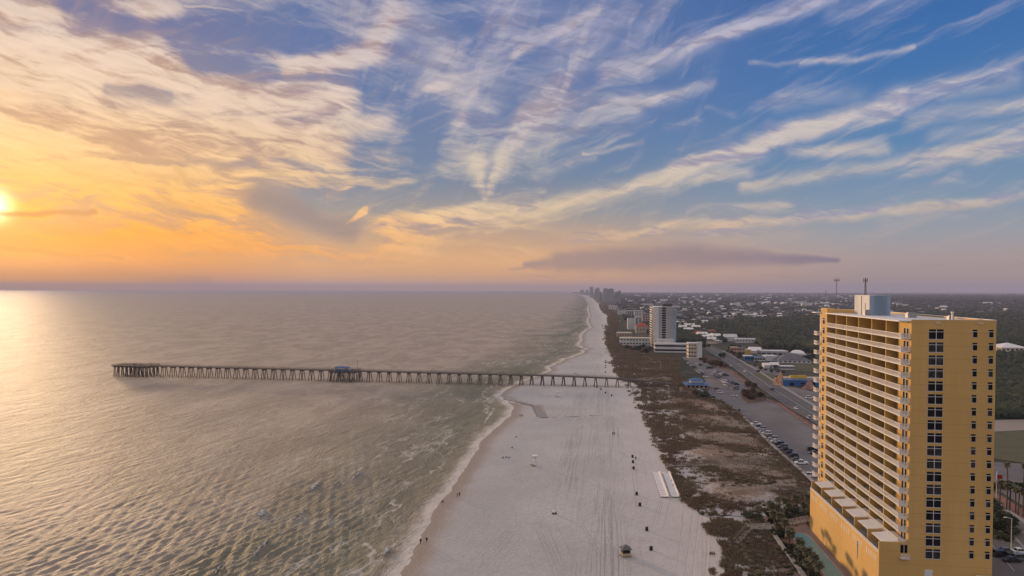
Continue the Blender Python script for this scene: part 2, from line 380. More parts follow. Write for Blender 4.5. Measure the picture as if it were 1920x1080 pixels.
M['rubber'] = pm('black rubber', (.015, .015, .016), .8, .2, 2.)
M['bark'] = pm('palm bark', (.17, .12, .08), .95, .2, 2., bump=.3, bscale=8)
M['pine_bark'] = pm('pine bark', (.09, .06, .045), .95, .2, 2.)
M['palm_leaf'] = pm('palm fronds', (.125, .125, .055), .6, .3, .5, (.06, .06, .03))
M['leaf'] = pm('broad leaves', (.085, .10, .042), .7, .3, .3, (.04, .05, .025))
M['dry_leaf'] = pm('winter brown leaves', (.14, .075, .035), .85, .2, .3, (.06, .05, .025))
M['bin'] = pm('dark bin', (.03, .028, .027), .6, .2, 2.)
M['skin'] = pm('skin', (.42, .24, .17), .6, .05, 5)
M['asphalt_roof'] = pm('dark flat roof', (.07, .07, .075), .9, .2, .2)
for k, c in dict(white=(.75,.75,.74), silver=(.42,.43,.45), grey=(.14,.145,.15), black=(.012,.012,.014), navy=(.012,.02,.06), red=(.30,.015,.012), tan=(.32,.26,.19), blue=(.03,.10,.28)).items():
    M['car_' + k] = pm(k + ' car paint', c, .28, .04, 1., spec=.6)
# ---------------------------------------------------------------- shoreline and zones, read off the photograph as ground points
SHORE_PX = [(757,1068),(786,1012),(808,975),(832,935),(848,914),(878,875),(901,831),(931,801),(958,781),(962,764),(955,754),(944,747),(936,741),(950,730),(968,721),(1002,708),(1031,697),(1035,686),(1059,674),(1086,665),(1101,654),(1086,648),(1092,636),(1090,627),(1109,613),(1102,603),(1107,590),(1102,582),(1105,568),(1098,558),(1084,552),(1062,549)]
VEG_PX = [(1364,1078),(1350,1046),(1353,1030),(1343,1013),(1341,993),(1362,985),(1389,976),(1440,968),(1500,958),(1440,962),(1400,967),(1349,970),(1318,966),(1306,950),(1276,925),(1272,896),(1257,869),(1249,853),(1238,812),(1227,775),(1207,750),(1197,724),(1168,702),(1163,680),(1162,664),(1143,653),(1139,638),(1147,628),(1142,612),(1140,593),(1127,582),(1123,570),(1104,554),(1070,549.4)]
def rough_line(P, amp, seed, step=None):
    """densify a polyline (in metres) and give it a natural wobble that grows with the span"""
    out = []
    for i in range(len(P) - 1):
        a, b = np.array(P[i], float), np.array(P[i + 1], float); L = np.hypot(*(b - a)); d = np.hypot(*((a + b) / 2))
        n = max(1, min(40, int(L / max(1.5, d * .006)))); nrm = np.array((-(b - a)[1], (b - a)[0])) / max(L, 1e-6)
        for k in range(n):
            t = k / n; p = a + (b - a) * t
            w = mnoise.noise(Vector((p[0] * .09 + seed, p[1] * .05, 0))) * amp * min(4, max(1, d / 300)) * (1 if 0 < k else .4)
            w += mnoise.noise(Vector((p[0] * .4 + seed, p[1] * .3, 5))) * amp * .35
            out.append(p + nrm * w)
    out.append(np.array(P[-1], float)); return np.array(out)
def xy(lst, z=0.): return [tuple(at(x, y, z)[:2]) for x, y in lst]
back = lambda p, L: (p[0] - L * .125, p[1] - L)
_s = xy(SHORE_PX, 0.); _v = xy(VEG_PX, .5)
SHORE = rough_line([back(_s[0], 5000), back(_s[0], 400), back(_s[0], 60)] + _s, 1.6, 3.)
VEG = rough_line([back(_v[0], 5000), back(_v[0], 300), back(_v[0], 40)] + _v, 2.2, 11.)
BIG = 14600.
def seg_dist(P, L):
    """distance from points P (n,2) to polyline L"""
    best = np.full(len(P), 1e12, dtype=np.float64)
    for i in range(len(L) - 1):
        a = L[i]; ab = L[i + 1] - a; q = P - a; t = np.clip((q @ ab) / max(ab @ ab, 1e-9), 0, 1)
        d = q - t[:, None] * ab; np.minimum(best, (d * d).sum(1), out=best)
    return np.sqrt(best)
def inside(P, L):
    x, y = P[:, 0], P[:, 1]; c = np.zeros(len(P), bool); n = len(L)
    for i in range(n):
        x1, y1 = L[i]; x2, y2 = L[(i + 1) % n]
        if y1 == y2: continue
        m = ((y1 > y) != (y2 > y)); c ^= m & (x < (x2 - x1) * (y - y1) / (y2 - y1) + x1)
    return c
def arc(a0, a1, r, n=24): return [(r * math.sin(R(a0 + (a1 - a0) * i / n)), r * math.cos(R(a0 + (a1 - a0) * i / n))) for i in range(n + 1)]
az_of = lambda p: math.degrees(math.atan2(p[0], p[1]))
def coast_poly(L, r):
    """the region to the right of coast line L, out to radius r"""
    return np.vstack([L, np.array(arc(az_of(L[-1]), 180 + az_of((-L[0][0], -L[0][1])) if False else 187, r, 60))])
LANDP = coast_poly(SHORE, 16000.)

# ---------------------------------------------------------------- sea
def water_material():
    m, q, b = new_mat('sea water')
    co = q.new('ShaderNodeTexCoord').outputs['Object']
    sh = q.new('ShaderNodeAttribute', attribute_name='shore').outputs['Fac']
    rot = q.mapping(co, rot=(0, 0, R(14)))           # x now runs across the crests
    ch = q.mapping(rot, scale=(1, .40, 1)); ch2 = q.mapping(q.mapping(co, rot=(0, 0, R(38))), scale=(1, .5, 1)); ch3 = q.mapping(q.mapping(co, rot=(0, 0, R(22))), scale=(1, .35, 1))
    h = q.math('ADD', q.math('MULTIPLY', q.noise(ch, 1.0, 4, .62, .5), .42), q.math('MULTIPLY', q.noise(ch2, 1.5, 3, .6, .5), .12))
    h = q.math('ADD', h, q.math('MULTIPLY', q.noise(ch3, .15, 3, .6, .8), 1.3))
    bn = q.new('ShaderNodeBump'); bn.inputs['Strength'].default_value = 1.0; bn.inputs['Distance'].default_value = 3.0
    q.put(bn.inputs['Height'], h)
    # water clears to sandy green over the shallows, patches of churned sand further out
    big = q.noise(q.mapping(rot, scale=(1, .35, 1)), .02, 4, .6)
    shn = q.math('ADD', sh, q.math('MULTIPLY', q.math('SUBTRACT', big, .5), 130.))
    col = q.mix(q.maprange(shn, -20, 130), (.17, .18, .125), (.45, .38, .30))  # offshore tan also stands in for sky reflection, painted into the base colour
    col = q.mix(q.maprange(sh, 0, 22), (.34, .30, .22), col)
    pw = q.noise(q.mapping(co, rot=(0, 0, R(20)), scale=(1, .45, 1)), .035, 6, .72, .5); col = q.mix(q.maprange(pw, .40, .62), q.mix(.28, col, (.05, .05, .045)), col)
    # foam: the swash, then broken lines parallel to the shore
    fn = q.noise(q.mapping(rot, scale=(1, .6, 1)), .2, 6, .7, .5); fs = q.noise(rot, 1.3, 4, .7)
    swash = q.maprange(q.math('ADD', sh, q.math('MULTIPLY', fn, -10.)), 2., -4.)
    line = q.noise(q.mapping(rot, scale=(1, .22, 1)), .06, 5, .6, .5)
    ridge = q.maprange(q.math('ABSOLUTE', q.math('SUBTRACT', line, .5)), .0, .022, 1., 0.)
    zone = q.math('MULTIPLY', q.maprange(sh, 190, 20), q.maprange(q.noise(rot, .02, 2, .5), .46, .60))
    lines = q.math('MULTIPLY', q.math('MULTIPLY', ridge, zone), q.maprange(fs, .38, .6))
    lace = q.math('MULTIPLY', q.math('MULTIPLY', q.maprange(fn, .5, .68), zone), .30)
    ph = q.math('MULTIPLY', q.math('ADD', sh, q.math('MULTIPLY', q.noise(q.mapping(rot, scale=(1, .5, 1)), .035, 4, .6, .4), 44.)), .40)
    br = q.math('MULTIPLY', q.maprange(q.math('SINE', ph), .93, .995), q.math('MULTIPLY', q.maprange(sh, 75, 14), q.maprange(q.noise(q.mapping(rot, scale=(1, .3, 1)), .05, 3, .6), .46, .56)))
    lines = q.math('MAXIMUM', lines, q.math('MULTIPLY', br, q.maprange(fs, .3, .55, .25, .8)))
    foam = q.math('MAXIMUM', q.math('MULTIPLY', swash, .8), q.math('MAXIMUM', q.math('MULTIPLY', lines, .85), lace))
    col = q.mix(foam, col, (.72, .68, .62))
    q.put(b.inputs['Base Color'], col)
    q.put(b.inputs['Roughness'], q.math('ADD', .64, q.math('MULTIPLY', foam, .3)))
    b.inputs['IOR'].default_value = 1.33; b.inputs['Specular IOR Level'].default_value = .17
    q.put(b.inputs['Normal'], bn.outputs[0])
    return m
def build_sea():
    az = np.concatenate([np.arange(-180, -41, 5.), np.arange(-41, 10, .062), np.arange(10, 181, 5.)])
    py = np.concatenate([[546.12], np.arange(546.6, 560, .5), np.arange(560, 640, .9), np.arange(640, 1100, 1.25)])
    r = CAM_H * F / (py - 541.0)
    r = np.concatenate([r, np.array([150, 120, 90, 60, 30, 1.])])
    A, Rr = np.meshgrid(np.radians(az), r); X = Rr * np.sin(A); Y = Rr * np.cos(A)
    P = np.stack([X.ravel(), Y.ravel()], 1)
    near = (Rr.ravel() < 9000) & (A.ravel() > R(-42)) & (A.ravel() < R(11))
    d = np.full(len(P), 900.); d[near] = seg_dist(P[near], SHORE)
    ins = inside(P, LANDP); d = np.where(ins, -d, d)
    # swell and wind waves: crests lie roughly along the coast
    Z = np.zeros(len(P)); dr = np.abs(np.gradient(r)); spacing = np.repeat(dr, len(az))
    rg = np.random.default_rng(5)
    for i in range(60):
        lam = 1.5 * (3.2 ** (rg.random() ** 1.2)); th = R(90 + 14 + rg.normal(0, 22)); amp = .0075 * lam ** .82 * rg.uniform(.5, 1.2)
        k = 2 * math.pi / lam; ph = rg.uniform(0, 6.28)
        x = P[:, 0] * math.sin(th) + P[:, 1] * math.cos(th)
        s_ = np.sin(k * x + ph + 1.2 * np.sin(P[:, 1] * .013 + i) + .8 * np.sin(P[:, 0] * .017 + 2 * i))
        Z += amp * (s_ + .25 * np.cos(2 * (k * x + ph))) * np.clip((lam - 2.3 * spacing) / lam, 0, 1)
    Z *= 2.0 * np.clip(d / 30, .12, 1)
    n, mcol = len(r), len(az); I = np.arange(n * mcol).reshape(n, mcol)
    Fq = np.stack([I[:-1, :-1].ravel(), I[1:, :-1].ravel(), I[1:, 1:].ravel(), I[:-1, 1:].ravel()], 1)
    keep = (d[Fq].min(1) > -40); Fq = Fq[keep]
    o = np_mesh('sea', np.stack([P[:, 0], P[:, 1], Z], 1), Fq, water_material(), True, {'shore': d})
    return tag(o, kind='structure')
build_sea()

# ---------------------------------------------------------------- beach
def sand_material():
    m, q, b = new_mat('white sand')
    co = q.new('ShaderNodeTexCoord').outputs['Object']
    sh = q.new('ShaderNodeAttribute', attribute_name='shore').outputs['Fac']
    vg = q.new('ShaderNodeAttribute', attribute_name='veg').outputs['Fac']
    al = q.mapping(co, rot=(0, 0, R(8)))
    n1 = q.noise(al, .03, 5, .6); n2 = q.noise(al, .6, 5, .7)
    col = q.mix(q.maprange(n1, .3, .7), (.425, .41, .40), (.515, .50, .485))
    col = q.mix(q.maprange(n2, .35, .7, 0, .5), col, (.36, .335, .31))
    # tyre tracks, long and nearly parallel to the shore, most of them near the dunes
    tr = q.noise(q.mapping(al, scale=(1, .012, 1)), .55, 3, .6, .15)
    trk = q.math('MULTIPLY', q.maprange(q.math('ABSOLUTE', q.math('SUBTRACT', tr, .5)), .0, .03, 1, 0), q.math('ADD', .12, q.math('MULTIPLY', q.maprange(vg, 58, 34), q.maprange(vg, 10, 22, .1, .75))))
    trk = q.math('MULTIPLY', trk, q.maprange(q.noise(q.mapping(al, scale=(1, .1, 1)), .08, 2, .5), .35, .6))
    def crossing(ang, sc, off):
        t2 = q.noise(q.mapping(q.mapping(co, rot=(0, 0, R(ang))), scale=(1, .009, 1), loc=(off, 0, 0)), sc, 2, .5, .3)
        t2 = q.maprange(q.math('ABSOLUTE', q.math('SUBTRACT', t2, .5)), .0, .012, 1, 0)
        return q.math('MULTIPLY', t2, q.maprange(q.noise(q.mapping(co, loc=(off, 3, 0)), .014, 2, .5), .48, .6, 0, .6))
    trk = q.math('MAXIMUM', trk, q.math('MAXIMUM', crossing(-6, .30, 5), crossing(17, .25, 31)))
    col = q.mix(q.math('MULTIPLY', trk, .45), col, (.30, .265, .235))
    # paler trampled sand near the dunes
    col = q.mix(q.math('MULTIPLY', q.maprange(vg, 30, 2), .5), col, (.60, .55, .50))
    w = q.math('ADD', sh, q.math('MULTIPLY', q.math('SUBTRACT', q.noise(al, .09, 4, .6), .5), 7.))
    wet = q.maprange(w, 9, 1.5); damp = q.maprange(q.math('ADD', sh, q.math('MULTIPLY', n1, 26.)), 55, 22)
    col = q.mix(q.math('MULTIPLY', damp, .45), col, (.345, .335, .335)); col = q.mix(wet, col, (.30, .24, .18))
    q.put(b.inputs['Base Color'], col)
    q.put(b.inputs['Roughness'], q.math('SUBTRACT', .92, q.math('MULTIPLY', wet, .42)))
    b.inputs['Specular IOR Level'].default_value = .35
    bn = q.new('ShaderNodeBump'); bn.inputs['Strength'].default_value = .9; bn.inputs['Distance'].default_value = .5
    hh = q.math('SUBTRACT', q.math('MULTIPLY', q.noise(al, .9, 4, .65), .8), q.math('MULTIPLY', q.math('MULTIPLY', trk, q.maprange(w, 10, 30)), .5))
    q.put(bn.inputs['Height'], hh); q.put(b.inputs['Normal'], bn.outputs[0])
    return m
def build_beach():
    """one sheet: it dips under the water at the shoreline and runs on beneath the dunes"""
    py = np.concatenate([[547.6, 548.3], np.arange(549, 580, .7), np.arange(580, 660, 1.2), np.arange(660, 1125, 2.4)])
    px = np.arange(-1, 1, 2 / 330)
    rows = []
    for y in py:
        xs = np.interp(y, [547, 552, 600, 700, 760, 900, 1000, 1125], [1010, 1060, 1085, 985, 915, 830, 760, 660])
        xe = np.interp(y, [547, 552, 600, 700, 800, 960, 1000, 1125], [1110, 1140, 1180, 1230, 1300, 1560, 1560, 1500])
        t = (px + 1) / 2; rows.append([at(xs + (xe - xs) * k, y, 0.)[:2] for k in t])
    a = np.array(rows, float); n, mc = a.shape[:2]
    ext = a[-1].copy(); extra = [ext - np.array((.125, 1)) * L for L in (40, 150, 500, 5000)]
    a = np.vstack([a, np.array(extra)]); n += 4; P = a.reshape(-1, 2)
    d = seg_dist(P, SHORE); d = np.where(inside(P, LANDP), d, -d); v = seg_dist(P, VEG)
    z = np.where(d > 0, .5 * np.clip(d / 16, 0, 1) ** .8, np.clip(d / 22, -1.2, 0)) + np.where(d > 20, .05 * np.sin(P[:, 0] * .2) * np.sin(P[:, 1] * .11), 0)
    # the runnel that cuts the beach beside the pier
    run = np.array(xy([(944,747),(965,752),(1004,761),(1010,772),(1016,781),(1040,783),(1075,781),(1110,779),(1147,779.5)], .4))
    rd = seg_dist(P, run); tpos = np.clip((P[:, 0] - run[0, 0]) / (run[-1, 0] - run[0, 0]), 0, 1)
    wd = np.interp(tpos, [0, .3, .38, .42, .5, 1], [3, 2.2, 5, 2.6, 1.6, 1.2])
    z = np.where((d > 0) & (rd < wd), z - (1 - rd / wd) * .35 - .12 * (tpos < .42), z)
    d = np.where((rd < wd * 1.4) & (tpos < .42), np.minimum(d, rd), d)
    I = np.arange(n * mc).reshape(n, mc); Fq = np.stack([I[:-1, :-1].ravel(), I[1:, :-1].ravel(), I[1:, 1:].ravel(), I[:-1, 1:].ravel()], 1)
    o = np_mesh('beach', np.stack([P[:, 0], P[:, 1], z], 1), Fq, sand_material(), True, {'shore': d, 'veg': v})
    return tag(o, kind='structure'), run
beach, RUN = build_beach()
# standing water in the runnel
def ribbon(pts, widths, z, name, mat, kind='structure', closed=False):
    pts = [np.array(p[:2], float) for p in pts]; vs = []
    if not hasattr(widths, '__len__'): widths = [widths] * len(pts)
    for i, p in enumerate(pts):
        d = pts[min(i + 1, len(pts) - 1)] - pts[max(i - 1, 0)]; d /= np.hypot(*d); nn = np.array((-d[1], d[0])) * widths[i] / 2
        zz = z[i] if hasattr(z, '__len__') else z
        vs += [(*(p + nn), zz), (*(p - nn), zz)]
    m = MB(); m.add(vs, [(2 * i, 2 * i + 1, 2 * i + 3, 2 * i + 2) for i in range(len(pts) - 1)])
    o = m.build(name, mat)
    return tag(o, kind=kind) if kind else o
M['puddle'] = pm('shallow water', (.26, .235, .20), .35, .1, .3, spec=.4)
ribbon(RUN, [1.5, 1.5, 1.8, 3.5, 5.5, 2.2, 1.6, 1.4, .8], [.34,.34,.34,.34,.36,.42,.44,.44,.44], 'runnel_water', M['puddle'])

# ---------------------------------------------------------------- land
def land_material():
    m, q, b = new_mat('inland ground')
    co = q.new('ShaderNodeTexCoord').outputs['Object']
    n1 = q.noise(co, .004, 5, .6); n2 = q.noise(co, .03, 5, .65); n3 = q.noise(co, .25, 4, .6)
    col = q.mix(q.maprange(n1, .35, .65), (.045, .052, .032), (.085, .082, .058))
    col = q.mix(q.maprange(n2, .5, .7, 0, .7), col, (.17, .15, .12)); col = q.mix(q.maprange(n3, .3, .7, 0, .5), col, (.035, .042, .026))
    q.put(b.inputs['Base Color'], col); b.inputs['Roughness'].default_value = .95; b.inputs['Specular IOR Level'].default_value = .1
    return m
def poly_sheet(name, pts, z, mat, kind='structure'):
    from mathutils.geometry import tessellate_polygon
    v = [Vector((p[0], p[1], 0)) for p in pts]; tr = tessellate_polygon([v]); m = MB()
    fs = []
    for a, b_, c in tr:
        n = (v[b_] - v[a]).cross(v[c] - v[a]).z
        fs.append((a, b_, c) if n > 0 else (a, c, b_))
    m.add([(p[0], p[1], z) for p in pts], fs); o = m.build(name, mat)
    return tag(o, kind=kind) if kind else o
DUNE_IN = xy([(1700,1180),(1545,1110),(1500,1078),(1440,988),(1500,950),(1530,905),(1470,850),(1410,795),(1340,745),(1285,725),(1270,690),(1272,672),(1200,665),(1165,650),(1160,600),(1140,575),(1118,556),(1090,549.2)])
land_poly = np.vstack([VEG, np.array(arc(az_of(VEG[-1]), 187, BIG, 60))])
poly_sheet('land', land_poly, .62, land_material())
def dune_material():
    m, q, b = new_mat('dune scrub ground')
    co = q.new('ShaderNodeTexCoord').outputs['Object']
    n1 = q.noise(co, .035, 6, .65, .8); n2 = q.noise(co, .16, 6, .75, .8); n3 = q.noise(co, .55, 5, .75); n4 = q.noise(co, .012, 3, .5)
    col = q.mix(q.maprange(n1, .38, .62), (.19, .145, .10), (.27, .165, .105))
    col = q.mix(q.maprange(n4, .45, .6, 0, .8), col, (.31, .26, .205)); col = q.mix(q.maprange(n2, .5, .62, 0, .9), col, (.12, .10, .06))
    col = q.mix(q.math('MULTIPLY', q.maprange(n1, .54, .68), q.maprange(n3, .36, .6)), col, (.46, .41, .35))
    col = q.mix(q.maprange(n2, .40, .30, 0, .7), col, (.38, .33, .27)); col = q.mix(q.maprange(n3, .58, .72, 0, .85), col, (.40, .36, .30)); n5 = q.noise(co, 1.6, 4, .75); col = q.mix(q.maprange(n5, .52, .64, 0, .8), col, (.07, .055, .035)); col = q.mix(q.maprange(n5, .42, .34, 0, .6), col, (.44, .40, .34))
    ed = q.new('ShaderNodeAttribute', attribute_name='edge').outputs['Fac']
    sm = q.math('ADD', q.maprange(ed, 22, 0, -.22, .30, 'LINEAR'), q.math('ADD', q.math('MULTIPLY', q.math('SUBTRACT', n5, .5), 1.6), q.math('MULTIPLY', q.math('SUBTRACT', n2, .5), 1.6)))
    col = q.mix(q.maprange(sm, -.06, .12), col, (.47, .44, .415))
    q.put(b.inputs['Base Color'], col); b.inputs['Roughness'].default_value = .95; b.inputs['Specular IOR Level'].default_value = .1
    bn = q.new('ShaderNodeBump'); bn.inputs['Strength'].default_value = .8; bn.inputs['Distance'].default_value = .6
    q.put(bn.inputs['Height'], q.math('ADD', n3, q.math('MULTIPLY', n2, 2.))); q.put(b.inputs['Normal'], bn.outputs[0])
    return m
DUNE = np.vstack([VEG[3:], np.array(DUNE_IN[::-1])])
DUNE_M = dune_material()
def build_dunes():
    """the dune field: hummocky ground clipped to its zone"""
    py = np.concatenate([np.arange(549.3, 600, .8), np.arange(600, 700, 1.3), np.arange(700, 1120, 2.6)]); rows = []
    for y in py:
        xs = np.interp(y, [549, 600, 700, 800, 960, 1000, 1120], [1065, 1130, 1155, 1215, 1290, 1330, 1340])
        xe = np.interp(y, [549, 600, 700, 800, 960, 1000, 1120], [1120, 1170, 1300, 1430, 1560, 1560, 1640])
        rows.append([at(xs + (xe - xs) * k / 170, y, .6)[:2] for k in range(171)])
    a = np.array(rows, float); n, mc = a.shape[:2]; P = a.reshape(-1, 2)
    ins = inside(P, DUNE); e = seg_dist(P, np.vstack([DUNE, DUNE[:1]]))
    z = np.empty(len(P))
    for i, (x, y) in enumerate(P):
        z[i] = max(0, mnoise.fractal(Vector((x * .035, y * .035, 3)), .9, 2.1, 4) * 1.1 + .55)
    z = .66 + z * np.clip(e / 14, .03, 1)
    I = np.arange(n * mc).reshape(n, mc); Fq = np.stack([I[:-1, :-1].ravel(), I[1:, :-1].ravel(), I[1:, 1:].ravel(), I[:-1, 1:].ravel()], 1)
    jag = np.array([mnoise.noise(Vector((x * .22, y * .22, 9))) for x, y in P]) * np.clip(np.hypot(P[:, 0], P[:, 1]) / 250, 1, 4) * 3.0
    sd = np.where(ins, e, -e) + jag; Fq = Fq[(sd[Fq].mean(1) > 0)]
    o = np_mesh('dunes', np.stack([P[:, 0], P[:, 1], z], 1), Fq, DUNE_M, True, {'edge': np.minimum(seg_dist(P, VEG), 200.)}); tag(o, kind='structure')
    return P, z, ins
DP, DZ, DI = build_dunes()

# tufts, sea oats and low shrubs over the dunes: nobody could count them
def ico(sub):
    bm = bmesh.new(); bmesh.ops.create_icosphere(bm, subdivisions=sub, radius=1.0)
    v = np.array([p.co[:] for p in bm.verts]); f = np.array([[q.index for q in p.verts] for p in bm.faces]); bm.free(); return v, f
def lumpy(sub, seed, amp, flat=1.):
    v, f = ico(sub); rg = np.random.default_rng(seed); v = v * (1 + rg.normal(0, amp, (len(v), 1))); v[:, 2] *= flat; return v, f
def scatter(name, protos, pos, scl, mat, kind='stuff', zoff=0., seed=1, smooth=False):
    """pos (n,3), scl (n,3): many small lumps gathered into one mesh"""
    rg = np.random.default_rng(seed); Vs = []; Fs = []; k = 0; pick = rg.integers(0, len(protos), len(pos))
    for j, (pv, pf) in enumerate(protos):
        idx = np.where(pick == j)[0]
        if not len(idx): continue
        a = rg.uniform(0, 6.28, len(idx)); c, s = np.cos(a), np.sin(a)
        x = pv[None, :, 0] * c[:, None] - pv[None, :, 1] * s[:, None]; y = pv[None, :, 0] * s[:, None] + pv[None, :, 1] * c[:, None]
        V = np.stack([x * scl[idx, 0:1], y * scl[idx, 1:2], np.broadcast_to(pv[None, :, 2], x.shape) * scl[idx, 2:3] + zoff], 2) + pos[idx][:, None, :]
        Vs.append(V.reshape(-1, 3)); Fs.append((pf[None] + (np.arange(len(idx)) * len(pv))[:, None, None]).reshape(-1, 3) + k); k += len(idx) * len(pv)
    o = np_mesh(name, np.vstack(Vs), np.vstack(Fs), mat, smooth)
    return tag(o, kind=kind)
def sample_px(n, poly_px, rg, z=.5):
    xs = [p[0] for p in poly_px]; ys = [p[1] for p in poly_px]; L = np.array(poly_px, float)
    P = np.stack([rg.uniform(min(xs), max(xs), n * 3), rg.uniform(min(ys), max(ys), n * 3)], 1); P = P[inside(P, L)][:n]
    return np.array([tuple(at(x, y, z)) for x, y in P])
M['scrub'] = pm('dune scrub', (.22, .18, .11), .95, .3, .05, (.19, .125, .08))
def tuft(seed):
    rg = np.random.default_rng(seed); v = []; f = []
    for i in range(9):
        a = rg.uniform(0, 6.28); r = rg.uniform(.1, .7); x, y = r * math.cos(a), r * math.sin(a); h = rg.uniform(.5, 1.2); w = rg.uniform(.12, .3); b = rg.uniform(0, 6.28)
        k = len(v); v += [(x - w * math.cos(b), y - w * math.sin(b), -.1), (x + w * math.cos(b), y + w * math.sin(b), -.1), (x * 1.7 + rg.normal(0, .1), y * 1.7 + rg.normal(0, .1), h)]; f.append((k, k + 1, k + 2))
    return np.array(v), np.array(f)
def dune_scrub():
    rg = np.random.default_rng(3); n = 50000
    idx = rg.integers(0, len(DP), n * 2); P = DP[idx] + rg.normal(0, 1.0, (n * 2, 2)) * (np.hypot(*DP[idx].T) / 350)[:, None]
    nz = np.array([mnoise.noise(Vector((x * .06, y * .06, 1))) + 1.0 * mnoise.noise(Vector((x * .25, y * .25, 4))) for x, y in P])
    d = seg_dist(P, VEG); ok = (inside(P, DUNE) & ((nz > -.05) | ((nz > -.5) & (rg.random(len(P)) < .18)))) | (~inside(P, DUNE) & (d < 12) & (rg.random(len(P)) * 12 > d) & (nz > -.05) & (P[:, 0] < 190)); P = P[ok][:n]
    r = np.hypot(*P.T); h = rg.uniform(.35, 1.0, len(P)) * np.clip(r / 300, .9, 3); w = h * rg.uniform(.8, 1.6, len(P))
    pos = np.stack([P[:, 0], P[:, 1], np.full(len(P), .85)], 1)
    return scatter('dune_scrub', [tuft(i) for i in range(6)], pos, np.stack([w, w, h], 1), M['scrub'])
dune_scrub()
